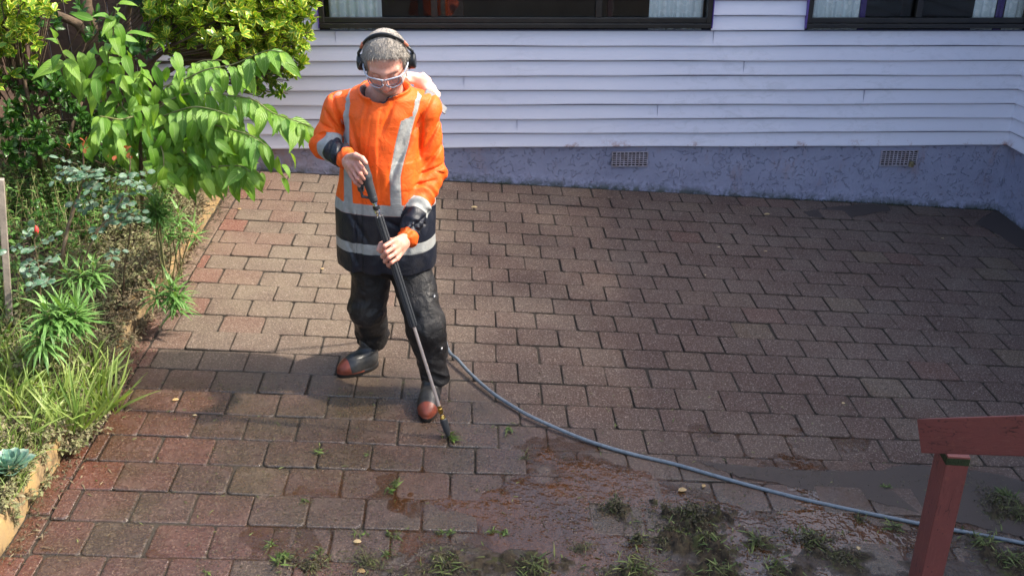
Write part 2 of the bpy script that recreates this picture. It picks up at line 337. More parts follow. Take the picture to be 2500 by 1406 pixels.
PW, PD = .232, .192
def wetmask(x, y):
    n = .35*fbm2(x, y, 1.3, 3)
    e = np.clip((x+.15)/1.0, 0, 1); d = -(y+2.52+.72*e*e*(3-2*e)) + n*.55     # wet in the foreground
    m = np.clip(d/.35, 0, 1)
    return m
def puddle_h(x, y):
    """height of the muddy water over the paver faces"""
    n = fbm2(x, y, 2.6, 4, 9.1)
    line = -3.33 - .11*np.clip(x-.3, 0, 3) - .25*np.clip(.35-x, 0, 3) - .6*np.clip(-.75-x, 0, 3)
    core = np.clip((line-y)/.22, -1.2, .9)
    right = np.clip((x-.05)/.5, -1, .35)
    return .0052*(core*.7+right*.8+n*1.25-.75)
def build_pavers():
    V = []; Fc = []; A = {k: [] for k in ('tint', 'wet', 'red', 'dust', 'edge', 'mud')}
    Ymax, Xmin, Xmax = .215, -1.682, 4.262
    j = 0
    def paver(x0, x1, y0, y1, tint, red, jj):
        cx, cy = (x0+x1)/2, (y0+y1)/2; wx, wy = (x1-x0)/2-random.uniform(.0014, .0034), (y1-y0)/2-random.uniform(.0014, .0034)
        if wx < .012 or wy < .012: return
        rot = random.gauss(0, .009); dz = random.gauss(0, .0022); tx, ty = random.gauss(0, .006), random.gauss(0, .006)
        base = len(V); rc = random.uniform(.010, .020); ox, oy = random.gauss(0, .0012), random.gauss(0, .0012)
        pts = []
        for (sx, sy, a0) in ((1, 1, 0), (-1, 1, 90), (-1, -1, 180), (1, -1, 270)):
            r = min(rc*random.uniform(.4, 1.5), wx*.6, wy*.6)
            for a in (0, 45, 90):
                an = R(a0+a); pts.append((sx*(wx-r)+r*math.cos(an), sy*(wy-r)+r*math.sin(an)))
        def ring(ins, z, e):
            for (px, py) in pts:
                l = math.hypot(px, py); k = 1-ins/l*1.2
                qx, qy = px*k, py*k; X_ = cx+ox+qx*math.cos(rot)-qy*math.sin(rot); Y_ = cy+oy+qx*math.sin(rot)+qy*math.cos(rot)
                V.append((X_, Y_, gz(X_, Y_)+z+dz+tx*qx+ty*qy)); A['edge'].append(e)
                A['tint'].append(tint); A['red'].append(red)
        ring(0, -.045, 1); ring(0, -.006, .9); ring(.0025, -.0016, .45); ring(.008, 0, .0)
        n = 12
        for k in range(3):
            for i in range(n): Fc.append((base+k*n+i, base+k*n+(i+1) % n, base+(k+1)*n+(i+1) % n, base+(k+1)*n+i))
        Fc.append(tuple(base+3*n+i for i in range(n)))
    for j in range(-2, 34):
        yb = -PD*j + random.gauss(0, .001); yt = yb+PD
        if yb < -6.2: break
        if yt > Ymax: yt = Ymax if yb < Ymax-.04 else None
        if yt is None: continue
        off = 0.0 if (j % 2 == 0) else .5
        drift = .012*math.sin(j*.7)
        c = -9
        while c < 20:
            x0 = (c+off)*PW+drift+random.gauss(0, .0008); x1 = x0+PW; c += 1
            if x1 < Xmin+.01 or x0 > Xmax-.01: continue
            first = x0 < Xmin; x0 = max(x0, Xmin); x1 = min(x1, Xmax)
            if (x1-x0) < .035: continue
            tint = min(1, max(0, random.betavariate(2.6, 3.2)))
            if random.random() < .02: tint = .97
            red = 0.0
            if first: red = random.choice([.15, .5, .8])
            elif random.random() < .02: red = .2
            if x0 < -1.35 and random.random() < .3: red = .25
            cx_, cy_ = (x0+x1)/2, yb
            if cy_ < -3.4 and cx_ < -.15 and random.random() < .3: red = random.uniform(.15, .45)
            paver(x0, x1, yb, yt, tint, red, j)
    # edging course laid lengthwise beside the kerb
    y = -5.9
    while y < .2:
        y1 = min(y+.232, .205); x0 = -1.775 if y < -1.2 else -1.765
        paver(x0, Xmin-.004, y, y1, random.random()*.6, random.choice([.25, .5, .9, .7]) if y < -2.3 else .2, 0); y = y1
    V_ = np.array(V); x, yv = V_[:, 0], V_[:, 1]
    me = raw_mesh('patio_paving', V_, Fc, False)
    wet = wetmask(x, yv); spots = [(2.62, -.05, .34, .10), (3.05, .0, .28, .05), (4.0, -.16, .14, .12), (4.15, -.36, .16, .16)]
    dust = np.clip(1.25-np.abs(yv+1.25)/1.6, 0, 1)*np.clip((.1-x)/.7, 0, 1)
    dust = np.clip(dust + .25*fbm2(x, yv, 1.5, 2), 0, 1)*np.clip((.9-x)/.6, 0, 1)
    mud = np.clip((-3.2-yv)/.35, 0, 1)*np.clip((x+.5)/.8, .0, 1)
    for k, d in (('wet', wet), ('dust', dust*.6), ('mud', mud), ('tint', A['tint']), ('red', A['red']), ('edge', A['edge'])): fattr(me, k, d)
    tag(link('patio_paving', me, M['paver']), kind='structure')
build_pavers()
# sandy, weedy joints: one sheet just under the paver faces
xs = np.linspace(-1.79, 4.27, 130); ys = np.linspace(-6.1, .22, 140); X, Y = np.meshgrid(xs, ys, indexing='ij')
Z = gz(X, Y)-.0085+.0025*fbm2(X, Y, 9, 2); V = np.stack([X, Y, Z], -1).reshape(-1, 3); n1, n2 = X.shape
I = np.arange(n1*n2).reshape(n1, n2); Fq = np.stack([I[:-1, :-1], I[1:, :-1], I[1:, 1:], I[:-1, 1:]], -1).reshape(-1, 4)
tag(link('paving_joints', raw_mesh('paving_joints', V, Fq), M['joint']), kind='structure')

# muddy water
def m_water():
    t = MT('muddy_water', rough=.05, spec=.75)
    c = t.mix(t.rng(t.noise(4, 5, .65, dist=1.0), .35, .65), (.100, .040, .012, 1), (.058, .027, .012, 1)); t.set('Base Color', c)
    t.set('Alpha', t.rng(t.attr('depth'), 0.0002, .0022, .35, .93))
    rip = t.math('ADD', t.math('MULTIPLY', t.noise(24, 2, .5, dist=.3), 1.0), t.math('MULTIPLY', t.noise(16, 3), .6))
    bb = t.math('MULTIPLY', t.rng(t.voro(42), .0, .30, 1, 0), t.rng(t.noise(4, 3), .40, .55)); t.bump(t.math('ADD', rip, t.math('MULTIPLY', bb, .8)), .55, .010); return t.m
xs = np.arange(-1.75, 3.2, .012); ys = np.arange(-4.9, -3.0, .012); X, Y = np.meshgrid(xs, ys, indexing='ij'); H = puddle_h(X, Y)
Z = gz(X, Y)+np.clip(H, -.012, .0035); V = np.stack([X, Y, Z], -1).reshape(-1, 3); n1, n2 = X.shape
I = np.arange(n1*n2).reshape(n1, n2); Fq = np.stack([I[:-1, :-1], I[1:, :-1], I[1:, 1:], I[:-1, 1:]], -1).reshape(-1, 4)
keep = (H.reshape(-1)[Fq] > -.004).any(axis=1); me = raw_mesh('muddy_water', V, Fq[keep]); fattr(me, 'depth', H.reshape(-1))
tag(link('muddy_water', me, m_water()), kind='structure')
# damp patches near the wall: thin water films
def m_damp():
    t = MT('damp_film', (.062, .046, .037, 1), .6); t.set('Alpha', t.math('MULTIPLY', .85, t.step(t.math('ADD', t.attr('damp'), t.math('MULTIPLY', t.math('SUBTRACT', t.noise(9, 4, .6), .5), .5)), .04, .0)))
    t.bump(t.noise(200, 2), .3, .004); return t.m
def film(name, poly, h=.0042):
    P = np.array(poly); x0, y0 = P.min(0)-.06; x1, y1 = P.max(0)+.06
    xs = np.arange(x0, x1, .02); ys = np.arange(y0, y1, .02); X, Y = np.meshgrid(xs, ys, indexing='ij'); q = np.stack([X.ravel(), Y.ravel()], -1)
    d = np.full(len(q), 9.0); ins = np.zeros(len(q), bool)
    for i in range(len(P)):
        a, b = P[i], P[(i+1) % len(P)]; ab = b-a; t = np.clip(((q-a)@ab)/(ab@ab), 0, 1); d = np.minimum(d, np.linalg.norm(q-a-t[:, None]*ab, axis=1))
        c = ((a[1] > q[:, 1]) != (b[1] > q[:, 1])) & (q[:, 0] < (b[0]-a[0])*(q[:, 1]-a[1])/(b[1]-a[1]+1e-9)+a[0]); ins ^= c
    sdv = np.where(ins, d, -d); V = np.stack([q[:, 0], q[:, 1], gz(q[:, 0], q[:, 1])+h], -1); n1, n2 = X.shape
    I = np.arange(n1*n2).reshape(n1, n2); Fq = np.stack([I[:-1, :-1], I[1:, :-1], I[1:, 1:], I[:-1, 1:]], -1).reshape(-1, 4)
    Fq = Fq[((sdv[Fq] > -.06) & (V[:, 0] < 4.25)[Fq] & (V[:, 1] < .205)[Fq]).all(axis=1)]; me = raw_mesh(name, V, Fq); fattr(me, 'damp', sdv*8); return tag(link(name, me, M['damp']), kind='structure')
M['damp'] = m_damp()
film('damp_patch', [gnd(*p)[:2] for p in ((1962, 520), (1990, 512), (2040, 506), (2110, 500), (2165, 500), (2170, 514), (2100, 528), (2060, 536), (1975, 530))])
film('damp_patch', [gnd(*p)[:2] for p in ((2382, 548), (2400, 530), (2440, 515), (2480, 545), (2530, 590), (2560, 640), (2480, 602), (2440, 575))])
film('damp_patch', [gnd(*p)[:2] for p in ((1700, 1125), (1860, 1140), (1990, 1150), (2120, 1150), (2230, 1135), (2400, 1150), (2560, 1190), (2600, 1330), (2400, 1290), (2200, 1240), (2000, 1200), (1800, 1165))], .0036)
# ---------------------------------------------------------------- garden bed
def bz(x, y):
    x = np.asarray(x, float); y = np.asarray(y, float)
    return GA*x+GB*y+.085+.10*np.clip(-1.95-x, 0, 1.2)+.035*fbm2(x, y, 2.0, 3)
def bed(x, y, h=0.0):
    d = ray(x, y); t = 1.0
    lo, hi = 1.5, 12.0
    for _ in range(40):
        m_ = (lo+hi)/2; p = CAM+d*m_
        if p[2] > float(bz(p[0], p[1]))+h: lo = m_
        else: hi = m_
    return CAM+d*lo
xs = np.linspace(-6.5, -1.86, 110); ys = np.linspace(-7, .5, 170); X, Y = np.meshgrid(xs, ys, indexing='ij')
Z = bz(X, Y)+.012*fbm2(X, Y, 14, 2); V = np.stack([X, Y, Z], -1).reshape(-1, 3); n1, n2 = X.shape
I = np.arange(n1*n2).reshape(n1, n2); Fq = np.stack([I[:-1, :-1], I[1:, :-1], I[1:, 1:], I[:-1, 1:]], -1).reshape(-1, 4)
tag(link('garden_soil', raw_mesh('garden_soil', V, Fq), M['soil']), kind='structure')
def kerb():
    V = []; Fc = []; ys = np.arange(-6, .2, .03); prof = [(-1.778, -.05), (-1.780, .02), (-1.782, .098), (-1.786, .106), (-1.83, .108), (-1.876, .106), (-1.882, .098), (-1.885, -.03)]; n = len(prof)
    for y in ys:
        for (px, pz) in prof:
            q = np.array([px*4, y*4, pz*4]); V.append((px+.006*float(fbm(q*2)), y, gz(px, y)+pz+.006*float(fbm(q+5))))
    for i in range(len(ys)-1):
        for k in range(n-1): Fc.append((i*n+k, (i+1)*n+k, (i+1)*n+k+1, i*n+k+1))
    return raw_mesh('garden_kerb', V, Fc)
tag(link('garden_kerb', kerb(), M['kerb']), 'ochre concrete edging along the garden bed, half buried in weeds', 'kerb')

# ================================================================ HOUSE
YW = .223; ZB = .285
house = empty('house', (1.5, YW, 0), 'lavender weatherboard house with black framed windows on a blue rendered base', 'house')
BE = .1095      # board exposure
WX0, WX1, WZ = -1.094, 1.778, 1.185; W2X0, W2X1 = 2.475, 4.16
XR = 4.20       # face of the right wing
WT = WZ+1.15    # head of the windows
def boards(name, axis, u0, u1, holes, zmax=2.75):
    """bevelled weatherboards; axis 'x': face looks to -Y, axis 'y': face looks to -X"""
    V = []; Fc = []; lap_shade = []
    k = 0; z = ZB
    while z < zmax:
        zt = z+BE
        segs = [(u0, u1)]
        for (a, b, c, d) in holes:
            ns = []
            for (s, e) in segs:
                if zt <= c+.02 or z >= d-.001 or e <= a or s >= b: ns.append((s, e))
                else:
                    if s < a: ns.append((s, a))
                    if e > b: ns.append((b, e))
            segs = ns
        for (s, e) in segs:
            n = max(2, int((e-s)/.12)); b0 = len(V)
            for i in range(n+1):
                u = s+(e-s)*i/n; wv = .0025*math.sin(u*1.7+k*2.1)+.0015*math.sin(u*5.3+k)
                ztop = zt+.004
                for (dd, dz) in ((.004, 0), (-.024, 0), (-.0265, .003), (-.0265, .010), (-.0082, BE-.0085), (-.005, ztop-z)):
                    zz = z+dz+(wv if dz < .05 else 0)
                    lap_shade.append(1.0 if dz > BE-.001 else 0.0)
                    if axis == 'x': V.append((u, YW+dd-.004, zz))
                    else: V.append((XR+dd+.018, u, zz))
            for i in range(n):
                for q in range(5):
                    a = b0+i*6+q; f = (a, a+6, a+7, a+1); Fc.append(f if axis == 'x' else f[::-1])
            Fc.append(tuple(b0+q for q in range(6))); Fc.append(tuple(b0+n*6+q for q in range(6))[::-1])
        z += BE; k += 1
    me = raw_mesh(name, V, Fc, False); fattr(me, 'lap_shade', lap_shade); return me
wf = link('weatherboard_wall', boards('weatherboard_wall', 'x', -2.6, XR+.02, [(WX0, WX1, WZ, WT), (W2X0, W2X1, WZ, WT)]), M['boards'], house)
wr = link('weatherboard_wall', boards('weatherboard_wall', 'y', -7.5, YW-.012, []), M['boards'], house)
# butt joints between boards
for (x, k) in ((-.98, 7), (1.42, 2), (-.05, 4), (2.05, 5), (1.8, 7), (3.0, 3), (.35, 1)): MB().box(x, x+.0012, YW-.0285, YW-.01, ZB+k*BE+.004, ZB+(k+1)*BE-.004).build('board_joint', M['jointc'], wf)
def foundation():
    V = []; low = []; Fc = []
    def sheet(P0, P1, nrm, n):
        b0 = len(V); m = 12
        for i in range(n+1):
            t = i/n; x = P0[0]+(P1[0]-P0[0])*t; y = P0[1]+(P1[1]-P0[1])*t; zb = gz(x, y)-.12
            for q in range(m+1):
                s = q/m; z = zb+(ZB+.01-zb)*s; dd = .006*float(fbm(np.array([x*3, y*3, z*5.])))+.014*max(0, (.12-(z-zb))/.12)
                V.append((x+nrm[0]*dd, y+nrm[1]*dd, z)); low.append(1-min(1, max(0, (z-gz(x, y))/.19)))
        for i in range(n):
            for q in range(m):
                a = b0+i*(m+1)+q; Fc.append((a, a+m+1, a+m+2, a+1))
    sheet((-2.6, YW), (XR+.16, YW), (0, -1), 220); sheet((XR+.045, YW+.06), (XR+.045, -7.5), (-1, 0), 200)
    me = raw_mesh('foundation', V, Fc); fattr(me, 'low', low); return me
link('foundation', foundation(), M['render'], house)
# windows
def window(x0, x1, mull, curtains, pane_l):
    f = MB(); zf = .062   # bottom rail height
    f.box(x0+.006, x1-.006, YW-.055, YW-.004, WZ-.004, WZ+.030, .004)          # outer sill member
    f.box(x0+.02, x1-.02, YW-.040, YW-.004, WZ+.0325, WZ+.070, .004)
    for (a, b) in ((x0+.006, x0+.042), (x1-.042, x1-.006)): f.box(a, b, YW-.052, YW-.004, WZ+.0325, WT, .004)
    f.box(x0+.044, x1-.044, YW-.045, YW-.004, WT-.05, WT, .004)
    o = f.build('window', M['frame'], house)
    for x in mull: MB().box(x-.022, x+.022, YW-.034, YW-.002, WZ+.0725, WT-.052, .003).build('mullion', M['frame'], o)
    for x in (x0-.002, x1-.004): MB().box(x, x+.006, YW-.058, YW+.02, WZ-.004, WT).build('window_trim', M['purple'], o)
    pb = MB(); pb.box(x0+.04, x1-.04, YW+.012, YW+.016, WZ+.03, WT-.03); pb.build('window_pane', M['glass'], o)
    for (a, b, kind) in curtains:
        V = []; Fc = []; n = int((b-a)/.006); zc0, zc1 = WZ-.05, WT+.1
        for i in range(n+1):
            x = a+(b-a)*i/n; yy = YW+.055+.012*math.sin(x*95)+.008*math.sin(x*41+1)
            V += [(x, yy, zc0), (x, yy+.02, zc1)]
        for i in range(n): Fc.append((2*i, 2*i+2, 2*i+3, 2*i+1))
        link('curtain', raw_mesh('curtain', V, Fc), M[kind], o)
    return o
def wx(px, y=20): return float(at(px, y, YW+.0)[0])
window(WX0, WX1, [wx(1060), wx(1461)], [(wx(800), wx(930), 'lace'), (wx(1588), wx(1722), 'lace')], 3)
window(W2X0, W2X1, [wx(2241)], [(wx(1985), wx(2105), 'lace'), (wx(2108), wx(2122), 'purplecloth'), (wx(2385), wx(2440), 'lace'), (wx(2442), wx(2462), 'purplecloth'), (wx(2464), wx(2520), 'lace')], 2)
# rooms behind the glass
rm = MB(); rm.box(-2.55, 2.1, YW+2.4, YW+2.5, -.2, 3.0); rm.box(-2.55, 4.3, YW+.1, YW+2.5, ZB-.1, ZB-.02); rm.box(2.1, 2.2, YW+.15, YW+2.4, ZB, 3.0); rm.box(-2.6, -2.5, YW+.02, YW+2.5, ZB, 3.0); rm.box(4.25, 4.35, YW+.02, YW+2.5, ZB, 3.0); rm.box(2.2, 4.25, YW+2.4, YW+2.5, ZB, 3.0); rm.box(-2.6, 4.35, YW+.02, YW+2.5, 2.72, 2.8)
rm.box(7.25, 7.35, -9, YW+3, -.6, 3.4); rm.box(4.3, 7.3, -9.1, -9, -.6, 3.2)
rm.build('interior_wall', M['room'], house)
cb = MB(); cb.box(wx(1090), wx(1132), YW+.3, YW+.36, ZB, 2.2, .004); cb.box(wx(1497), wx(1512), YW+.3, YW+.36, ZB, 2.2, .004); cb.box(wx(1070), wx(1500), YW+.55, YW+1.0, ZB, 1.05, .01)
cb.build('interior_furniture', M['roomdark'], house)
# roof with eaves over both wings (its shade falls across the patio)
rf = MB()
rf.box(-2.9, 3.98, YW+.0, YW+5, 2.76, 2.84); rf.build('roof', M['roof'], house)
rf = MB()
rf.add([(4.0, -9, 2.75), (4.0, YW+3, 2.75), (7.4, YW+3, 3.6), (7.4, -9, 3.6), (4.0, -9, 2.68), (4.0, YW+3, 2.68), (7.4, YW+3, 3.53), (7.4, -9, 3.53)], [(0, 1, 2, 3), (7, 6, 5, 4), (0, 4, 5, 1), (1, 5, 6, 2), (2, 6, 7, 3), (3, 7, 4, 0)])
rf.build('roof', M['roof'], house)
# vents
def vent(x0, x1, z0, z1):
    b = MB(); b.box(x0+.004, x1-.004, YW-.008, YW-.0095+.006, z0+.004, z1-.004); 
    f = MB(); y0, y1 = YW-.018, YW-.0085
    f.box(x0, x1, y0, y1, z0, z0+.007, .001); f.box(x0, x1, y0, y1, z1-.007, z1, .001); f.box(x0, x0+.007, y0, y1, z0+.0075, z1-.0075, .001); f.box(x1-.007, x1, y0, y1, z0+.0075, z1-.0075, .001)
    nr, nc = 6, 8
    for i in range(1, nr+1): z = z0+.007+(z1-z0-.014)*i/(nr+1); f.box(x0+.0075, x1-.0075, y0+.002, y1-.001, z-.0030, z+.0030)
    for i in range(1, nc+1): x = x0+.007+(x1-x0-.014)*i/(nc+1); f.box(x-.0035, x+.0035, y0+.0005, y1-.003, z0+.0075, z1-.0075)
    o = f.build('vent', M['ventm'], house); b.build('vent_opening', M['black'], o); return o
vent(1.090, 1.373, .124, .243); v2 = vent(3.215, 3.510, .118, .243)
tp = MB(); c = at(2225, 400, YW-.03); tp.tube([(c[0], YW+.0, c[2]+.01), (c[0], YW-.045, c[2]+.005)], .010, 10); tp.tube([(c[0], YW-.03, c[2]+.02), (c[0], YW-.03, c[2]-.022)], [.02, .021], 14); tp.tube([(c[0], YW-.052, c[2]), (c[0], YW-.058, c[2])], .013, 12)
tp.build('outdoor_tap', M['brass_old'], house, 'auto')

# fence on the left
fn = empty('timber_fence', (-3.2, -1, 0), 'dark weathered paling fence behind the shrubs at the left', 'fence')
f1 = MB(); y = -6.5; k = 0
while y < .35:
    h = 1.75+random.uniform(-.02, .02); f1.box(-3.32, -3.30+random.uniform(-.004, .004), y, y+.138, float(bz(-3.3, y))-.1, 1.9+random.uniform(-.02, .02), .002); y += .148
x = -3.29
x = -3.29
while x < -2.3: f1.box(x, x+.138, .10+random.uniform(-.004, .004), .12, -.1, 1.9+random.uniform(-.02, .02), .002); x += .148
f1.build('paling', M['fence'], fn)
f2 = MB(); f2.box(-3.30, -3.24, -6.5, .35, .65, .74); f2.box(-3.30, -3.24, -6.5, .35, 1.5, 1.59); f2.build('fence_rail', M['fence'], fn)
for y in (-5.2, -3.4, -1.6, .1): MB().box(-3.24, -3.14, y-.05, y+.05, -.1, 1.85, .004).build('post', M['fence'], fn)
# ================================================================ FIGURE: distance fields turned into one continuous skin each
def surface_nets(fn, lo, hi, res, block=8):
    lo = np.array(lo, float); hi = np.array(hi, float); n = np.ceil((hi-lo)/res/block).astype(int)*block+1; step = block*res
    nb = (n-1)//block
    cg = [lo[a]+step*(np.arange(nb[a])+.5) for a in range(3)]
    P = np.stack(np.meshgrid(*cg, indexing='ij'), -1).reshape(-1, 3); D = fn(P).reshape(nb)
    act = np.abs(D) < step*1.15
    V = np.repeat(np.repeat(np.repeat(np.where(D > 0, 1.0, -1.0).astype(np.float32), block, 0), block, 1), block, 2)
    V = np.pad(V, ((0, 1), (0, 1), (0, 1)), mode='edge')
    idx = np.argwhere(act); loc = np.stack(np.meshgrid(*[np.arange(block+1)]*3, indexing='ij'), -1).reshape(-1, 3)
    for s in range(0, len(idx), 1500):
        b = idx[s:s+1500]; G = (b[:, None, :]*block+loc[None]).reshape(-1, 3); d = fn(lo+G*res); V[G[:, 0], G[:, 1], G[:, 2]] = d
    I = V < 0
    c = np.zeros(tuple(n-1), np.uint8)
    for dx in (0, 1):
        for dy in (0, 1):
            for dz in (0, 1): c += I[dx:n[0]-1+dx, dy:n[1]-1+dy, dz:n[2]-1+dz]
    cells = np.argwhere((c > 0) & (c < 8)); vid = np.full(tuple(n-1), -1, np.int64); vid[cells[:, 0], cells[:, 1], cells[:, 2]] = np.arange(len(cells))
    acc = np.zeros((len(cells), 3)); cnt = np.zeros(len(cells)); co = [(a, b_, c_) for a in (0, 1) for b_ in (0, 1) for c_ in (0, 1)]
    for i, A in enumerate(co):
        for B in co[i+1:]:
            if sum(abs(A[k]-B[k]) for k in range(3)) != 1: continue
            va = V[cells[:, 0]+A[0], cells[:, 1]+A[1], cells[:, 2]+A[2]]; vb = V[cells[:, 0]+B[0], cells[:, 1]+B[1], cells[:, 2]+B[2]]
            m = (va < 0) != (vb < 0); t = np.where(m, va/(va-vb+1e-12), 0)[:, None]
            p = np.array(A)+(np.array(B)-np.array(A))*t; acc[m] += p[m]; cnt[m] += 1
    vert = lo+(cells+acc/np.maximum(cnt, 1)[:, None])*res; F = []
    for ax in range(3):
        s0 = [slice(None)]*3; s1 = [slice(None)]*3; s0[ax] = slice(0, -1); s1[ax] = slice(1, None)
        a, b = I[tuple(s0)], I[tuple(s1)]; E_ = np.argwhere(a != b); u, w_ = [(1, 2), (2, 0), (0, 1)][ax]
        E_ = E_[(E_[:, u] > 0) & (E_[:, w_] > 0) & (E_[:, u] < n[u]-1) & (E_[:, w_] < n[w_]-1)]
        du = np.zeros(3, int); du[u] = 1; dw = np.zeros(3, int); dw[w_] = 1
        q = [E_-du-dw, E_-dw, E_, E_-du]; ids = np.stack([vid[k[:, 0], k[:, 1], k[:, 2]] for k in q], -1)
        ins = a[E_[:, 0], E_[:, 1], E_[:, 2]]; ids = np.where(ins[:, None], ids, ids[:, ::-1]); F.append(ids)
    F = np.concatenate(F); F = F[(F >= 0).all(1)]
    return vert, F
def smin(a, b, k): h = np.clip(.5+.5*(b-a)/k, 0, 1); return b*(1-h)+a*h-k*h*(1-h)
def smax(a, b, k): return -smin(-a, -b, k)
def seg(P, a, b, ra, rb):
    a = np.array(a, float); b = np.array(b, float); ab = b-a; t = np.clip(((P-a)@ab)/(ab@ab), 0, 1)
    return np.linalg.norm(P-a-t[:, None]*ab, axis=1)-(ra+(rb-ra)*t), t
def chain(P, pts, rad, k=.02):
    d = None
    for i in range(len(pts)-1):
        e = seg(P, pts[i], pts[i+1], rad[i], rad[i+1])[0]; d = e if d is None else smin(d, e, k)
    return d
def ell(P, c, r, M3=None):
    q = P-np.array(c, float)
    if M3 is not None: q = q@M3
    r = np.array(r, float); k0 = np.linalg.norm(q/r, axis=1); k1 = np.linalg.norm(q/(r*r), axis=1); return k0*(k0-1)/(k1+1e-9)
def along(P, pts):
    """distance along a chain of joints, for the nearest segment"""
    best = None; s0 = 0; out = None
    for i in range(len(pts)-1):
        a = np.array(pts[i]); b = np.array(pts[i+1]); L = np.linalg.norm(b-a); t = ((P-a)@(b-a))/(L*L)
        tc = np.clip(t, 0, 1); d = np.linalg.norm(P-a-tc[:, None]*(b-a), axis=1)
        tt = np.where((t > 1) & (i == len(pts)-2), t, tc); s = s0+tt*L
        if best is None: best = d; out = s
        else: out = np.where(d < best, s, out); best = np.minimum(best, d)
        s0 += L
    return out

# joints, "r" = the man's own right (left in the picture)
rs, re_, rw = at(834, 250, -2.73), at(797, 350, -2.74), at(846, 388, -2.99)
ls, le, lw = at(1034, 250, -2.73), at(1050, 420, -2.72), at(993, 583, -2.98)
neck = at(938, 232, -2.76)
headc = at(943, 150, -2.87)
TIP = gnd(1095, 1063, .012); TOP = at(884, 398, -3.075)
def lance(py):
    lo, hi = 0.0, 1.15
    for _ in range(40):
        m_ = (lo+hi)/2; p = TOP+(TIP-TOP)*m_; d = p-CAM; yy = 703-F_PX*(d@CU)/(d@CF)
        if yy < py: lo = m_
        else: hi = m_
    return TOP+(TIP-TOP)*lo
# head frame: forward tilted down, turned a touch to the picture's left
fw = np.array([-.02, -math.cos(R(38)), -math.sin(R(38))]); fw /= np.linalg.norm(fw)
rt = np.cross(fw, np.array([-.04, 0, 1.0])); rt /= np.linalg.norm(rt); rt = -rt  # picture right
if rt[0] < 0: rt = -rt
up = np.cross(rt, -fw); up /= np.linalg.norm(up)
if up[2] < 0: up = -up
HM = np.stack([rt, fw, up], 1)         # columns: picture-right, forward, up
HS = 1.10
def H(x, y, z): return headc + HS*(HM@np.array([x, y, z]))
def head_d(P):
    q = (P-headc)@HM/HS
    d = ell(q, (0, -.012, .030), (.077, .094, .082))
    d = smin(d, ell(q, (0, .018, -.018), (.064, .070, .078)), .02)
    d = smin(d, ell(q, (0, .030, -.068), (.056, .050, .044)), .025)          # jaw
    d = smin(d, ell(q, (0, .066, -.092), (.025, .020, .018)), .02)           # chin
    for s in (-1, 1):
        d = smin(d, ell(q, (s*.047, .048, -.032), (.026, .027, .028)), .02)  # cheeks
        d = smin(d, seg(q, (s*.008, .084, .028), (s*.046, .066, .026), .010, .010)[0], .012)  # brow ridge
        d = smax(d, -ell(q, (s*.031, .094, .006), (.018, .016, .012)), .012) # socket
        d = smin(d, ell(q, (s*.031, .072, .004), (.0145, .013, .011)), .004) # lowered lid
        d = smin(d, ell(q, (s*.080, -.010, -.005), (.010, .018, .031)), .008) # ear
        d = smin(d, ell(q, (s*.012, .098, -.036), (.009, .010, .008)), .006) # nostril wing
        d = smax(d, -seg(q, (s*.020, .094, -.038), (s*.030, .078, -.062), .0035, .003)[0], .006)  # fold beside nose
    d = smin(d, seg(q, (0, .086, .016), (0, .110, -.030), .0095, .0155)[0], .010)   # nose
    d = smin(d, seg(q, (-.018, .078, -.0585), (.018, .078, -.0585), .006, .006)[0], .006)
    d = smin(d, seg(q, (-.015, .078, -.070), (.015, .078, -.070), .0065, .0065)[0], .006)
    d = smax(d, -seg(q, (-.022, .089, -.0645), (.022, .089, -.0645), .0022, .0022)[0], .003)
    for z in (.050, .060, .069): d = d+.0010*np.exp(-((q[:, 2]-z-.06*q[:, 0]**2*30*.1)/.0022)**2)*(q[:, 1] > .04)*(np.abs(q[:, 0]) < .05)
    d = d*HS
    return d
nk0 = H(0, -.015, -.06)
def hand(P, wrist, palm, wide, knuckles, fingers, thumb, r0=.0095):
    d = seg(P, wrist, palm, .027, .024)[0]
    wide = np.array(wide)
    for i, K in enumerate(knuckles): d = smin(d, seg(P, np.array(wrist)+(np.array(K)-np.mean(knuckles, 0))*.35, K, .018, .0115)[0], .014)
    for i, f in enumerate(fingers):
        r = r0*(1.0, 1.03, .98, .86)[i]; pts = [knuckles[i]]+list(f); fd = chain(P, pts, np.linspace(r*1.12, r*.86, len(pts)), .002)
        for k, q in enumerate(pts[1:-1]): fd = smin(fd, np.linalg.norm(P-np.array(q), axis=1)-r*1.08, .003)
        d = smin(d, fd, .004)
    d = smin(d, chain(P, thumb, np.linspace(.0155, .0100, len(thumb)), .004), .010)
    return d
# right hand on the pistol grip (picture left)
R_kn = [at(873, 394, -3.085), at(868, 406, -3.09), at(863, 418, -3.085), at(859, 430, -3.075)]
R_fi = [[at(884, 410, -3.115), at(894, 424, -3.105)], [at(879, 424, -3.118), at(889, 437, -3.10)], [at(873, 436, -3.112), at(883, 447, -3.095)], [at(868, 446, -3.10), at(878, 455, -3.085)]]
R_th = [at(852, 384, -3.03), at(868, 380, -3.085), at(884, 387, -3.115), at(893, 398, -3.125)]
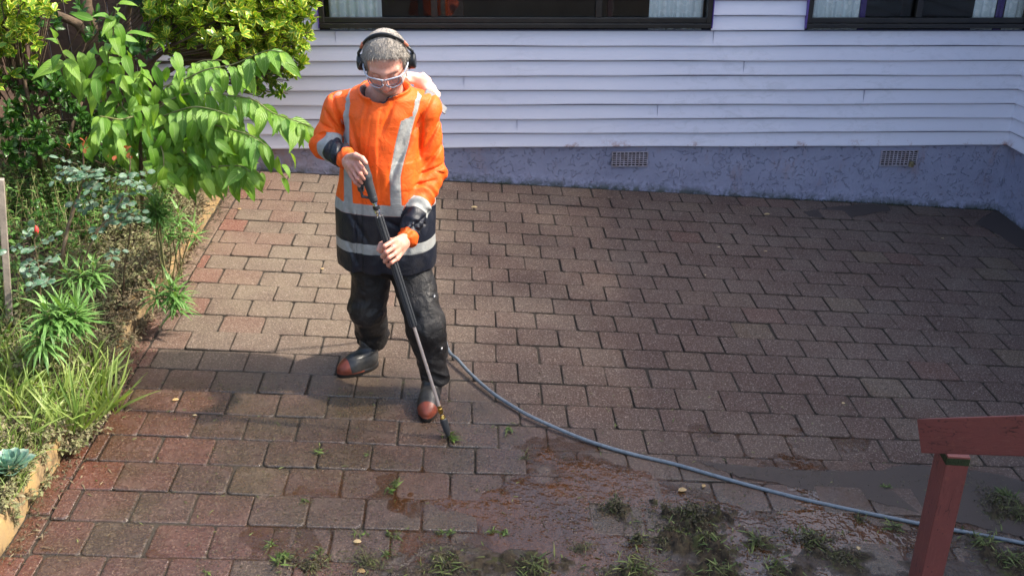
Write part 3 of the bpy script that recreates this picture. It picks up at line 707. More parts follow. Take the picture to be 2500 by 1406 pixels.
# left hand over the sleeve of the lance (picture right)
L_kn = [at(957, 590, -3.125), at(960, 605, -3.135), at(964, 619, -3.135), at(969, 632, -3.125)]
L_fi = [[at(939, 601, -3.155), at(929, 613, -3.130), at(934, 617, -3.10)], [at(943, 616, -3.163), at(934, 626, -3.135), at(939, 630, -3.10)], [at(949, 629, -3.163), at(940, 638, -3.135), at(945, 642, -3.10)], [at(956, 641, -3.15), at(948, 648, -3.13), at(952, 652, -3.10)]]
L_th = [at(972, 590, -3.075), at(950, 588, -3.075), at(930, 597, -3.085), at(924, 610, -3.10)]
hipr, kner, ankr = at(905, 655, -2.66), at(898, 750, -2.68), np.array([-.525, -2.53, .03])
hipl, knel, ankl = at(1004, 655, -2.74), at(1040, 795, -2.88), np.array([-.185, -2.85, .0])
pel = (hipr+hipl)/2+np.array([0, 0, .08]); chest = at(942, 330, -2.72)
def body_d(P):
    d = head_d(P)
    d = smin(d, seg(P, nk0, neck+np.array([0, .04, -.05]), .058*HS, .066)[0], .03)
    d = smin(d, ell(P, chest, (.165, .10, .24)), .05)
    d = smin(d, ell(P, (pel+chest)/2, (.15, .115, .28)), .05)
    for (a, b, c) in ((rs, re_, rw), (ls, le, lw)): d = smin(d, chain(P, [a, b, c], [.048, .038, .026], .02), .03)
    for (a, b, c) in ((hipr, kner, ankr), (hipl, knel, ankl)): d = smin(d, chain(P, [a, b, c], [.075, .050, .040], .02), .03)
    hr = hand(P, rw, np.mean(R_kn, 0)*.6+np.array(rw)*.4, None, R_kn, R_fi, R_th)
    hl = hand(P, lw, np.mean(L_kn, 0)*.6+np.array(lw)*.4, None, L_kn, L_fi, L_th)
    d = smin(d, hr, .008); d = smin(d, hl, .008)
    return d
person = empty('person', (-.37, -2.75, gz(-.37, -2.75)), 'man in orange and navy rain jacket hosing the paving with a long lance', 'person')
def m_skin():
    t = MT('skin', rough=.46); lp = t.attr('lip')
    c = t.mix(t.rng(t.noise(22, 4), .35, .65), (.66, .36, .27, 1), (.60, .28, .20, 1))
    c = t.mix(t.rng(t.noise(90, 3), .5, .68, 0, .35), c, (.40, .13, .09, 1))
    c = t.mix(t.math('MULTIPLY', t.attr('redz'), .65), c, (.50, .135, .10, 1))
    st = t.math('MULTIPLY', t.attr('stub'), t.rng(t.noise(230, 2, .6), .44, .58)); c = t.mix(t.math('MULTIPLY', st, .8, clamp=True), c, (.55, .48, .43, 1))
    st2 = t.math('MULTIPLY', t.attr('stub'), .45); c = t.mix(st2, c, (.24, .19, .17, 1))
    c = t.mix(lp, c, (.38, .12, .10, 1)); c = t.mix(t.math('MULTIPLY', t.attr('brow'), .75), c, (.30, .24, .20, 1))
    t.set('Base Color', c); t.set('Subsurface Weight', .12); t.set('Subsurface Radius', (.02, .008, .004)); t.bump(t.noise(160, 3), .3, .003); return t.m
V, F = surface_nets(body_d, (-.82, -3.26, -.16), (.02, -2.38, 1.78), .0042)
me = raw_mesh('body', V, F); q = (V-headc)@HM/HS
ish = (np.linalg.norm(q, axis=1) < .2)
stub = np.clip((-.038-q[:, 2]+.25*np.maximum(0, .02-q[:, 1]))/.015, 0, 1)*ish*(q[:, 2] > -.125)*(q[:, 1] > -.02); stub *= 1-np.clip(1-np.abs(q[:, 2]+.0645)/.011, 0, 1)*(np.abs(q[:, 0]) < .026)
lip = ish*np.clip(1-np.abs(q[:, 2]+.0645)/.012, 0, 1)*np.clip(1-(np.abs(q[:, 0])/.026)**2, 0, 1)*(q[:, 1] > .05)
brow = ish*np.clip(1-np.abs(q[:, 2]-.027+.15*np.abs(np.abs(q[:, 0])-.028))/.006, 0, 1)*(np.abs(q[:, 0]) > .012)*(np.abs(q[:, 0]) < .048)*(q[:, 1] > .05)
redz = ish*np.clip(np.exp(-((np.linalg.norm(q-np.array([0, .11, -.03]), axis=1))/.028)**2)+.7*np.exp(-((np.abs(q[:, 0])-.045)/.018)**2-((q[:, 2]+.03)/.02)**2), 0, 1)
for K in L_kn+R_kn+[f[0] for f in L_fi+R_fi]: redz = np.maximum(redz, .9*np.exp(-(np.linalg.norm(V-K, axis=1)/.013)**2))
for n_, a_ in (('stub', stub), ('lip', lip), ('brow', brow), ('redz', redz)): fattr(me, n_, a_)
link('body', me, m_skin(), person)
# hair: a close-cropped cap and short strands
def hair_d(P):
    q = (P-headc)@HM/HS; d = head_d(P)-.006*HS
    az = np.abs(q[:, 0])
    line = .079+.10*np.clip(az-.030, 0, 1)*(-1)                     # front hairline height
    front = (q[:, 2]-line) + .85*(.062-q[:, 1]) - .012*np.clip(az-.04, 0, 1)*20*.1
    side = np.minimum(.040-q[:, 1]+.25*q[:, 2], q[:, 2]+.055+.0*q[:, 1])
    m_ = np.where(q[:, 1] > .03, front-.0, np.minimum(q[:, 2]+.060, 1))
    m_ = np.minimum(m_, np.where(q[:, 1] > .03, 9, q[:, 2]+.07)); m_ = np.minimum(m_, np.where((az > .06) & (q[:, 2] < .04), .048-q[:, 1], 9))
    return smax(d+.001*fbm(P*60, 2), -m_*.6*HS, .004)
V, F = surface_nets(hair_d, headc-.17, headc+.17, .0042)
def m_hair():
    t = MT('grey_hair', rough=.65); c = t.mix(t.rng(t.noise(30, 2, .5), .3, .7), (.30, .265, .225, 1), (.38, .345, .30, 1)); c = t.mix(t.math('MULTIPLY', t.attr('tip'), .6), c, (.66, .63, .57, 1)); t.set('Base Color', c); t.bump(t.noise(200, 2), .3, .003); return t.m
me = raw_mesh('hair', V, F); fattr(me, 'tip', np.zeros(len(V))); hair = link('hair', me, m_hair(), person)
nrm = np.zeros(len(V)*3, np.float32); me.vertices.foreach_get('normal', nrm); nrm = nrm.reshape(-1, 3)
def strands(n, L, w_=.0007):
    dirv = rng.normal(size=(n, 3))*.16; i = rng.integers(0, len(V), n); flow = fw*1.1-up*.35
    d = nrm[i]*.55+dirv+flow; d /= np.linalg.norm(d, axis=1)[:, None]; p = V[i]+rng.normal(size=(n, 3))*.0012; sv = np.cross(d, rng.normal(size=(n, 3))); sv /= np.linalg.norm(sv, axis=1)[:, None]
    l = (L*rng.uniform(.5, 1.2, n))[:, None]; a = p-sv*w_; b = p+sv*w_; c = p+d*l*.6+sv*w_*.6; e = p+d*l-up*l*.1
    VV = np.stack([a, b, c, e], 1).reshape(-1, 3); k = np.arange(n)*4; FF = np.stack([k, k+1, k+2, k+3], -1); return VV, FF, (np.tile([0, 0, .6, 1.0], n)*np.repeat(rng.random(n), 4))
VV, FF, tp_ = strands(16000, .013, .0005); wv = strands(60, .045, .0004)
hv = np.concatenate([VV, wv[0]]); hf = np.concatenate([FF, wv[1]+len(VV)]); me = raw_mesh('hair_strands', hv, hf); fattr(me, 'tip', np.concatenate([tp_, wv[2]])); link('hair_strands', me, M.setdefault('hair', hair.data.materials[0]), hair)

# ---------------- jacket
YT = np.array([math.cos(R(12)), -math.sin(R(12)), 0]); # torso lateral axis (picture right), turned so the front faces slightly left
YT = np.array([math.cos(R(12)), -math.sin(R(12))*-1, 0]); FT = np.array([-math.sin(R(12)), -math.cos(R(12)), 0])
YT = np.array([math.cos(R(12)), -math.sin(R(12)), 0]); 
def zpx(py, Y=-2.72, px=942): return float(at(px, py, Y)[2])
# rows: picture y, left edge x, right edge x, half depth
TR = [(196, 905, 975, .07), (212, 862, 1012, .095), (232, 838, 1040, .125), (270, 830, 1038, .150), (330, 830, 1036, .168), (400, 828, 1044, .178), (480, 824, 1058, .183), (560, 820, 1060, .185), (620, 821, 1061, .185), (640, 823, 1060, .182)]
tz = np.array([zpx(r[0]) for r in TR])[::-1]; tx = np.array([(at(r[1], r[0], -2.72)[0]+at(r[2], r[0], -2.72)[0])/2 for r in TR])[::-1]
trx = np.array([(at(r[2], r[0], -2.72)[0]-at(r[1], r[0], -2.72)[0])/2 for r in TR])[::-1]; tr_y = np.array([r[3] for r in TR])[::-1]
HEM_Z = tz[0]
ty = np.interp(tz, [HEM_Z, zpx(400), zpx(230)], [-2.705, -2.715, -2.735])
def tlocal(P):
    z = np.clip(P[:, 2], tz[0], tz[-1]); cx = np.interp(z, tz, tx); cy = np.interp(z, tz, ty); dx = P[:, 0]-cx; dy = P[:, 1]-cy
    u = dx*YT[0]+dy*YT[1]; v = dx*FT[0]+dy*FT[1]; return u, v, P[:, 2]
def torso_d(P):
    u, v, z = tlocal(P); zc = np.clip(z, tz[0], tz[-1]); rx = np.interp(zc, tz, trx); ry = np.interp(zc, tz, tr_y)
    k = (np.abs(u/rx)**2.3+np.abs(v/ry)**2.3)**(1/2.3); d = (k-1)*np.minimum(rx, ry)
    d = d*.9; d = smax(d, z-tz[-1], .03); d = smax(d, tz[0]-z, .008); return d
def stroke(P, a, b, dep, wid, fade=True):
    """crease across the front, a and b given in the picture plane of the chest"""
    A = at(a[0], a[1], -2.9); B = at(b[0], b[1], -2.9); A2 = A[[0, 2]]; B2 = B[[0, 2]]; Q = P[:, [0, 2]]; ab = B2-A2; t = ((Q-A2)@ab)/(ab@ab); tc = np.clip(t, 0, 1)
    d = np.linalg.norm(Q-A2-tc[:, None]*ab, axis=1); return 1.2*dep*np.exp(-(d/(wid*.78))**2)*np.sin(np.pi*np.clip(tc*.9+.05, 0, 1))**.5*(P[:, 1] < -2.70)
SLR = [rs+np.array([.03, 0, .0]), rs+np.array([-.012, .0, -.03]), re_, rw]; SLL = [ls+np.array([-.03, 0, .0]), ls+np.array([.004, 0, -.03]), le, lw]
lenR = sum(np.linalg.norm(SLR[i+1]-SLR[i]) for i in range(3)); lenL = sum(np.linalg.norm(SLL[i+1]-SLL[i]) for i in range(3))
def sleeve(P, S, rad):
    d = chain(P, S, rad, .035); return d
def folds_sleeve(P, S, s, ph):
    el = np.linalg.norm(S[1]-S[0])+np.linalg.norm(S[2]-S[1]); ax = (S[3]-S[2])/np.linalg.norm(S[3]-S[2])
    n = fbm(P*np.array([9, 9, 14.])+ph, 2); w1 = np.sin(s*95+3.2*n+ph)
    rdg = np.abs(fbm(P*np.array([8, 8, 5.])+ph*2+s[:, None]*2, 2)); return .0055*w1*np.exp(-((s-el)/.07)**2)+.0050*np.sin(s*100+5*n)*np.clip((s-el-.05)/.05, 0, 1)+.016*np.minimum(rdg, .45)-.006
def jacket_d(P):
    dt = torso_d(P); sr = sleeve(P, SLR, [.050, .064, .061, .039]); sl_ = sleeve(P, SLL, [.052, .066, .065, .042])
    n1 = fbm(P*np.array([5, 5, 2.2])+3, 3)
    n2 = fbm(np.stack([P[:, 0]*7+P[:, 2]*3, P[:, 1]*7, P[:, 2]*3-P[:, 0]*2], -1)+5, 2); n1 = fbm(P*np.array([4.5, 4.5, 1.6])+3, 2); dt = dt+.020*np.minimum(np.abs(n1), .5)-.006+.008*np.minimum(np.abs(n2), .4)-.002
    for (a, b, dp, wd) in ((( 850, 300), (900, 470), .012, .016), ((905, 285), (880, 500), .004, .006), ((965, 240), (930, 330), .008, .012), ((1010, 330), (960, 420), .010, .016), ((1000, 300), (935, 500), .009, .020),
        ((905, 240), (880, 330), .007, .012), ((880, 350), (905, 480), .008, .018), ((845, 520), (900, 600), .008, .016), ((940, 540), (1000, 570), .008, .014), ((935, 560), (915, 640), .007, .014), ((1020, 560), (985, 630), .008, .016), ((845, 600), (870, 650), .008, .012),
        ((868, 520), (868, 655), .006, .004)): dt = dt+stroke(P, a, b, dp, wd)
    u_, v_, z_ = tlocal(P); dt = dt-.0045*np.clip((u_+.058)/.004, 0, 1)*np.clip((.030-u_)/.006, 0, 1)*(v_ > .03)-.003*np.clip((u_-.075)/.004, 0, 1)*np.clip((.175-u_)/.006, 0, 1)*np.clip((1.06-z_)/.004, 0, 1)*np.clip((z_-.93)/.01, 0, 1)*(v_ > .03)
    sR = along(P, SLR); sL = along(P, SLL); sr = sr+folds_sleeve(P, SLR, sR, 1.3); sl_ = sl_+folds_sleeve(P, SLL, sL, 4.1)
    d = smin(dt, sr, .020); d = smin(d, sl_, .020)
    for (a, b, dp_, wd) in (((1052, 255), (1008, 330), .012, .011), ((1078, 300), (1030, 385), .013, .012), ((1086, 365), (1035, 425), .013, .011), ((1080, 425), (1025, 440), .012, .010), ((1062, 455), (1010, 462), .010, .009), ((1028, 300), (1022, 400), .012, .012),
        ((1048, 522), (1000, 545), .010, .009), ((1035, 560), (1005, 535), .009, .008), ((802, 255), (832, 335), .013, .011), ((785, 285), (826, 342), .012, .010), ((772, 318), (805, 332), .010, .008), ((822, 290), (838, 372), .012, .010), ((812, 345), (800, 385), .009, .009), ((832, 352), (822, 392), .008, .008)): d = d+stroke(P, a, b, dp_, wd)
    # cuffs end cleanly
    # collar, standing open
    cz = neck+np.array([0.0, -.012, -.012]); axc = np.array([-.04, -.26, .96]); axc /= np.linalg.norm(axc); q = P-cz; h = q@axc; rv = q-h[:, None]*axc
    e1 = np.cross(axc, [0, 1, 0]); e1 /= np.linalg.norm(e1); e2 = np.cross(axc, e1); a1, a2 = rv@e1, rv@e2; rho = np.sqrt((a1/1.12)**2+(a2)**2); Rr = .083+.30*(h)+.006*np.sin(np.arctan2(a1, a2)*3)
    dc = np.maximum(np.abs(rho-Rr)-.0065, np.abs(h-.006)-.046)
    ang = np.arctan2(rv@np.array([1, 0, 0]), -(rv@np.array([0, 1, 0]))); notch = .10-np.abs(ang+.12)*.45+(h-.005)*1.6
    dc = smax(dc, notch*.35, .006); d = smin(d, dc, .010)
    d = smax(d, -(np.maximum(rho-(Rr-.006), -h-.055)), .005)          # opening for the neck
    return d
V, F = surface_nets(jacket_d, (-.86, -3.12, HEM_Z-.05), (.06, -2.42, 1.48), .0050)
sR, sL = along(V, SLR), along(V, SLL); dR = sleeve(V, SLR, [.050, .064, .061, .039])-.006; dL = sleeve(V, SLL, [.052, .066, .065, .042])-.006; dT = torso_d(V)
u, v, z = tlocal(V); arm = np.where((dR < dT) & (dR < dL), 1, np.where(dL < dT, 2, 0))
# zones as signed distances (positive = inside)
zb = zpx(512, -2.91)-.012; navT = zb-.026-z; tapeT = .026-np.abs(z-zb)
zh = zpx(617, -2.92); tapeT = np.maximum(tapeT, .025-np.abs(z-zh))
cR = -.125-.02*np.clip((z-1.1)/.2, 0, 1); cL = .100+.05*np.clip((z-1.0)/.28, 0, 1)
br = np.maximum(.024-np.abs(u-cR), .024-np.abs(u-cL)); tapeT = np.maximum(tapeT, np.minimum(br, z-zb))
cut = lenR
tapeR = .027-np.abs(sR-(lenR-.185)); navR = sR-(lenR-.16); cuffR = sR-(lenR-.035)
tapeL = .027-np.abs(sL-(lenL-.165)); navL = sL-(lenL-.14); cuffL = sL-(lenL-.032)
tape = np.where(arm == 1, tapeR, np.where(arm == 2, tapeL, tapeT)); nav = np.where(arm == 1, np.minimum(navR, -cuffR), np.where(arm == 2, np.minimum(navL, -cuffL), navT))
cz = neck+np.array([0.0, -.012, -.012]); axc = np.array([-.04, -.26, .96]); axc /= np.linalg.norm(axc); q = V-cz; h = q@axc; rv = q-h[:, None]*axc; rho = np.linalg.norm(rv, axis=1)
inner = (.083+.30*h)+.003-rho; incol = (h > -.05) & (h < .06) & (rho < .15); nav = np.where(incol, inner, nav); tape = np.where(incol, -.01, tape)
sn = np.clip(1-np.abs(u-.0)/.0025, 0, 1)
def m_jacket():
    t = MT('hi_vis_jacket', rough=.6, spec=.35); nv = t.step(t.attr('navy'), .0012); tp = t.step(t.attr('tape'), .0012)
    o = t.mix(t.rng(t.noise(5, 4), .35, .65), (.90, .135, .012, 1), (.84, .108, .010, 1))
    o = t.mix(t.rng(t.noise(9, 6, .72), .56, .70, 0, .45), o, (.52, .085, .012, 1))
    o = t.mix(t.math('MULTIPLY', t.rng(t.voro(60), .07, .13, 1, 0), t.rng(t.noise(5, 3), .45, .6)), o, (.10, .04, .02, 1))
    n_ = t.mix(t.rng(t.noise(8, 5, .7), .45, .7), (.0100, .0125, .0210, 1), (.030, .030, .034, 1))
    g_ = t.mix(t.rng(t.noise(12, 5, .7), .35, .7), (.37, .385, .37, 1), (.27, .27, .255, 1)); g_ = t.mix(t.rng(t.voro(75), .06, .11, .8, 0), g_, (.10, .09, .08, 1))
    c = t.mix(nv, o, n_); c = t.mix(tp, c, g_); t.set('Base Color', c)
    edge = t.math('ABSOLUTE', t.math('SUBTRACT', t.math('ABSOLUTE', t.attr('tape')), .0015)); 
    hh = t.math('ADD', t.math('MULTIPLY', t.noise(15, 6, .62, dist=1.0), 1.5), t.math('MULTIPLY', t.rng(edge, 0, .002, -1, 0), .25)); 
    hh = t.math('ADD', hh, t.math('MULTIPLY', t.rng(t.attr('seam'), -.002, .002, 0, 1), .35))
    t.bump(hh, .6, .008); t.set('Roughness', t.mix(nv, t.rng(t.noise(30, 3), .3, .7, .52, .68), g(.45))); return t.m
me = raw_mesh('jacket', V, F)
seamx = np.where((arm == 0) & (v > 0), u-.0+.052, -.05)
for n_, a_ in (('navy', nav), ('tape', tape), ('seam', seamx)): fattr(me, n_, a_)
jk = link('jacket', me, m_jacket(), person)
# hood bundled behind the shoulder with its grey reflective end
def hood_d(P):
    d = chain(P, [at(985, 190, -2.64), at(1030, 198, -2.62), at(1062, 232, -2.66)], [.030, .036, .026], .02); return d+.016*np.abs(fbm(P*np.array([16, 16, 22.]), 2))
V, F = surface_nets(hood_d, (-.40, -2.80, 1.15), (-.02, -2.50, 1.55), .005)
link('hood', raw_mesh('hood', V, F), m_simple('sunlit_hood_cloth', (.86, .60, .52, 1), .7, 9, .2, 30, .3, dark=(.85, .25, .08, 1)), jk)  # orange cloth coloured pale pink: sun glare put into the colour
def flap_d(P):
    a, b = at(1040, 222, -2.74), at(1090, 272, -2.72); ax = (b-a)/np.linalg.norm(b-a); n_ = np.array([.5, -.35, .6]); n_ = n_-ax*(n_@ax); n_ /= np.linalg.norm(n_); wv = np.cross(ax, n_)
    q = P-(a+b)/2; L = np.linalg.norm(b-a)/2; x, y, z_ = q@ax, q@wv, q@n_; z_ = z_+.12*(x*x)/.1+.004*np.sin(x*60); return np.maximum(np.maximum(np.abs(x)-L, np.abs(y)-.026), np.abs(z_)-.0035)
V, F = surface_nets(flap_d, (-.25, -2.86, 1.10), (0.04, -2.60, 1.45), .004)
link('shoulder_flap', raw_mesh('shoulder_flap', V, F), m_simple('grey_flap', (.16, .165, .17, 1), .5, 12, .3), jk)

# ---------------- trousers
def legs_d(P):
    a1 = hipr+(kner-hipr)*.45; d1 = chain(P, [hipr, kner, ankr+np.array([.012, .0, .0])], [.098, .082, .088], .03)
    d2 = chain(P, [hipl, knel, ankl+np.array([0, 0, -.01])], [.102, .084, .074], .03)
    s1 = P[:, 2]; n = fbm(P*np.array([7, 7, 5.])+2, 2)
    bun = np.clip((.20-P[:, 2])/.2, 0, 1); w1 = np.abs(fbm(np.stack([P[:, 0]*6+P[:, 2]*4, P[:, 1]*6, P[:, 2]*13-P[:, 0]*6], -1), 2)); w2 = np.abs(fbm(np.stack([P[:, 0]*6-P[:, 2]*5, P[:, 1]*6, P[:, 2]*12+P[:, 0]*8], -1)+9, 2)); d1 = d1+.026*np.minimum(w1, .5)*(.42+.8*bun)-.005; d2 = d2+.026*np.minimum(w2, .5)*(.42+.8*bun)-.005
    d1 = smax(d1, (ankr[2]-.055-P[:, 2]), .010); d2 = smax(d2, (ankl[2]-.055-P[:, 2]), .010)
    d = smin(d1, d2, .025); d = smin(d, ell(P, pel+np.array([0, 0, .02]), (.185, .15, .12)), .04)
    return d+.016*np.abs(fbm(P*np.array([7, 7, 2.2])+11, 3))-.007+.003*fbm(P*18, 2)
V, F = surface_nets(legs_d, (-.72, -3.10, -.16), (.02, -2.42, .75), .0055)
def m_trousers():
    t = MT('wet_black_trousers', rough=.5, spec=.4); c = t.mix(t.rng(t.noise(7, 5, .7), .4, .7), (.0080, .0080, .0090, 1), (.028, .026, .025, 1)); c = t.mix(t.rng(t.noise(24, 4, .7), .58, .72, 0, .5), c, (.085, .075, .065, 1)); t.set('Base Color', c)
    t.set('Roughness', t.rng(t.noise(9, 3), .35, .65, .38, .68)); t.bump(t.math('ADD', t.noise(16, 5, .65, dist=1.0), t.math('MULTIPLY', t.noise(70, 3), .15)), .75, .014); return t.m
tro = link('trousers', raw_mesh('trousers', V, F), m_trousers(), person)
sb = MB()
for (px, py, Y) in ((1060, 725, -2.955), (1078, 852, -2.95)):
    c = at(px, py, Y); sb = MB(); sb.tube([c+np.array([0, .02, 0]), c+np.array([0, -.004, .001])], [.005, .0045], 12); sb.build('snap_button', m_simple('snap_metal', (.5, .5, .5, 1), .3, metal=.8), tro, True)
# ---------------- boots
def m_boot():
    t = MT('rubber_boot', rough=.36); rd = t.step(t.attr('toe'), .0015); so_ = t.step(t.attr('sole'), .001)
    c = t.mix(t.rng(t.noise(14, 5, .7), .4, .7), (.018, .019, .021, 1), (.060, .058, .055, 1)); r_ = t.mix(t.rng(t.noise(25, 5, .7), .4, .7), (.22, .050, .026, 1), (.11, .030, .020, 1))
    c = t.mix(rd, c, r_); c = t.mix(so_, c, (.010, .010, .010, 1)); dr = t.rng(t.voro(110), .1, .2, 1, 0); t.set('Base Color', c)
    t.bump(t.math('ADD', t.noise(90, 4, .7), t.math('MULTIPLY', dr, .8)), .4, .003); return t.m
MBOOT = m_boot()
def boot(ank, heel, toe, hz):
    f = toe-heel; L = np.linalg.norm(f[:2]); f = f/np.linalg.norm(f); s = np.cross(f, [GA*-1, -GB, 1]); s /= np.linalg.norm(s); u_ = np.cross(s, f)
    def loc(P): q = P-heel; return q@f, q@s, q@u_
    def fn(P):
        x, y, z = loc(P); Q = np.stack([x, y, z], -1)
        d = chain(Q, [(.045, 0, .052), (.13, 0, .055), (L-.065, .0, .042)], [.040, .045, .044], .03)
        w = ell(Q, (L-.085, 0, .034), (.090, .052, .046)); d = smin(d, w, .02)
        al = np.array([(ank-heel)@f, (ank-heel)@s, (ank-heel)@u_]); d = smin(d, seg(Q, (.055, 0, .06), (al[0], al[1], al[2]+.12), .046, .056)[0], .035)
        d = d+.002*np.sin(z*150+x*30)*(z > .09)*(x < .14)
        so_ = np.maximum(ell(np.stack([x, y, z*0+0], -1), (L*.5, 0, 0), (L*.53, .054, 1)), np.abs(z-.012)-.012); so_ = np.maximum(so_, -(np.maximum(np.abs(x-L*.38)-.02, z-.006)))
        d = smax(d, -z+.004, .004); return smin(d, so_+.0, .004)
    lo = np.minimum(np.minimum(heel, toe), ank)-.1; hi = np.maximum(np.maximum(heel, toe), ank)+.1; hi[2] = ank[2]+.14
    V, F = surface_nets(fn, lo, hi, .0042); x, y, z = loc(V); me = raw_mesh('boot', V, F)
    fattr(me, 'toe', np.minimum(np.maximum(x-(L-.060)-.25*np.clip(z-.03, 0, 1)-4*y*y, np.minimum(.026-z+.02*0, x-.10)), .2)); fattr(me, 'sole', .019-z)
    return link('boot', me, MBOOT, person)
hr_ = gnd(920, 890, .002); tr2 = gnd(826, 918, .002); boot(ankr, np.array(hr_), np.array(tr2), 0)
hl_ = gnd(1055, 958, .002); tl2 = gnd(1040, 1029, .002); boot(ankl, np.array(hl_), np.array(tl2), 0)

# ---------------- headphones (worn, a thing of their own)
hp = empty('headphones', H(0, 0, .1), 'black over-ear headphones on the grey haired man', 'headphones')
M['hpblack'] = m_simple('headphone_plastic', (.014, .016, .018, 1), .38, 20, .2); M['hppad'] = m_simple('ear_pad', (.010, .010, .010, 1), .6); M['hpcopper'] = m_simple('copper_trim', (.45, .16, .09, 1), .4)
arc = [H(.092*math.sin(a)*1.0, -.020, .020+.108*math.cos(a)) for a in np.linspace(-1.15, 1.15, 26)]
b = MB(); bmv, bmf = tube_arrays(arc, .0062, 10); 
cen = np.array(arc).mean(0); b.add(bmv, bmf); b.build('headband', M['hpblack'], hp, True)
pad = MB(); arc2 = [H(.0875*math.sin(a), -.020, .018+.1035*math.cos(a)) for a in np.linspace(-.6, .6, 14)]; pad.tube(arc2, .0085, 10); pad.build('headband_pad', M['hppad'], hp, True)
for s in (-1, 1):
    b = MB(); b.tube([H(s*.085, -.020, .062), H(s*.104, -.018, .030), H(s*.107, -.014, .0)], [.0055, .0065, .0060], 10); b.build('yoke', M['hpblack'], hp, True)
    b = MB(); b.tube([H(s*.078, -.020, .082), H(s*.089, -.020, .058)], .0072, 10); b.build('slider', M['hpcopper'], hp, True)
    b = MB(); b.tube([H(s*.086, -.006, -.008), H(s*.092, -.006, -.008), H(s*.108, -.006, -.008), H(s*.113, -.006, -.008)], [.030, .034, .034, .028], 24); e = b.build('ear_cup', M['hpblack'], hp, 'auto')
    b = MB(); ring = [H(s*.0835, -.006+.026*math.cos(a), -.008+.026*math.sin(a)) for a in np.linspace(0, 2*math.pi, 25)]; b.tube(ring, .0095, 8, False); b.build('ear_pad', M['hppad'], e, True)
# ---------------- safety glasses
gg = empty('safety_glasses', H(0, .1, 0), 'clear framed safety glasses on the face of the man looking down', 'safety glasses')
def m_clear(name, col, a, r=.15):
    t = MT(name, col, r, .6); t.set('Alpha', a); return t.m
M['gframe'] = m_clear('glasses_frame', (.46, .50, .58, 1), .85, .25); M['glens'] = m_clear('glasses_lens', (.85, .80, .80, 1), .22, .04); M['ggrey'] = m_clear('glasses_inner_rim', (.16, .16, .20, 1), .95, .3)
def facey(x): return .112-3.2*x*x*1.6
for s in (-1, 1):
    x0, x1, z0, z1 = .009, .056, -.016, .018
    loop = []
    for (cx_, cz_, a0) in ((x1-.008, z1-.008, 0), (x0+.008, z1-.008, 90), (x0+.009, z0+.010, 180), (x1-.012, z0+.012, 270)):
        for a in (0, 30, 60, 90): loop.append((cx_+.008*math.cos(R(a0+a)), cz_+.009*math.sin(R(a0+a))))
    pts = [H(s*x, facey(x), z) for (x, z) in loop]; b = MB(); b.tube(pts+[pts[0]], .0022, 8, False); fo = b.build('lens_rim', M['ggrey'], gg, True)
    c = len(pts); b = MB(); b.add(pts, [tuple(range(c))]); b.build('lens', M['glens'], fo)
    b = MB(); b.tube(spline([H(s*.002, facey(.002)+.002, .021), H(s*.03, facey(.03)+.001, .024), H(s*.060, facey(.060), .020), H(s*.074, .074, .016)]), [.0034]*25, 8); b.build('frame', M['gframe'], gg, True)
    b = MB(); b.tube(spline([H(s*.062, facey(.062), .014), H(s*.066, facey(.064)-.004, -.004), H(s*.058, facey(.058), -.022), H(s*.03, facey(.03)+.001, -.026), H(s*.012, facey(.012), -.018), H(s*.006, facey(.006)+.004, -.002)], 5), .0028, 8); b.build('lower_frame', M['gframe'], gg, True)
    V = [H(s*.066, .094, .018), H(s*.066, .094, -.018), H(s*.085, .035, -.012), H(s*.085, .035, .014), H(s*.0675, .095, .018), H(s*.0675, .095, -.018), H(s*.0865, .035, -.012), H(s*.0865, .035, .014)]
    b = MB(); b.add(V, [(0, 1, 2, 3), (4, 7, 6, 5), (0, 4, 5, 1), (1, 5, 6, 2), (2, 6, 7, 3), (3, 7, 4, 0)]); b.build('side_shield', M['glens'], gg)
    b = MB(); b.tube([H(s*.074, .074, .016), H(s*.085, .035, .012), H(s*.088, -.01, .008)], .0035, 8); b.build('temple_arm', M['gframe'], gg, True)

# ---------------- pressure washer lance
la = empty('pressure_washer_lance', TIP, 'black pistol grip lance with steel rod and brass nozzle fitting held by the man', 'pressure washer lance')
M['gunblack'] = m_simple('gun_plastic', (.040, .043, .047, 1), .45, 25, .2, 120, .15, .002); M['steel'] = m_simple('steel_rod', (.78, .70, .66, 1), .34, 30, .1, metal=.75, dark=(.45, .3, .22, 1)); M['chrome'] = m_simple('chrome', (.72, .72, .72, 1), .15, metal=1.0); M['brass'] = m_simple('brass', (.72, .46, .12, 1), .24, 40, .2, metal=1.0); M['trigred'] = m_simple('trigger_red', (.45, .04, .03, 1), .4)
def ltube(ys, rs_, m, name, n=16, par=la, sm='auto'):
    b = MB(); b.tube([lance(y) for y in ys], rs_, n); return b.build(name, m, par, sm)
ax = (TIP-TOP)/np.linalg.norm(TIP-TOP)
def gun_d(P):
    d = chain(P, [lance(402)-ax*.012, lance(430), lance(488)], [.024, .022, .017], .01)
    side = np.cross(ax, [0, -1, 0]); side /= np.linalg.norm(side); side = side if side[0] < 0 else -side
    gp = lance(415); d = smin(d, chain(P, [gp, gp+side*.030+ax*.030+np.array([0, .02, 0]), gp+side*.045+ax*.085+np.array([0, .035, 0])], [.018, .016, .015], .01), .012)
    ring = chain(P, [lance(440)+side*.005, lance(452)+side*.040, lance(474)+side*.042, lance(482)+side*.012], [.006, .006, .006, .006], .004); d = smin(d, ring, .004)
    for y in (412, 420, 428): d = d+.0012*np.exp(-(((P-lance(y))@ax)/.0022)**2)
    return d
V, F = surface_nets(gun_d, np.minimum(lance(395), lance(495))-.08, np.maximum(lance(395), lance(495))+.08, .0035); link('pistol_grip', raw_mesh('pistol_grip', V, F), M['gunblack'], la)
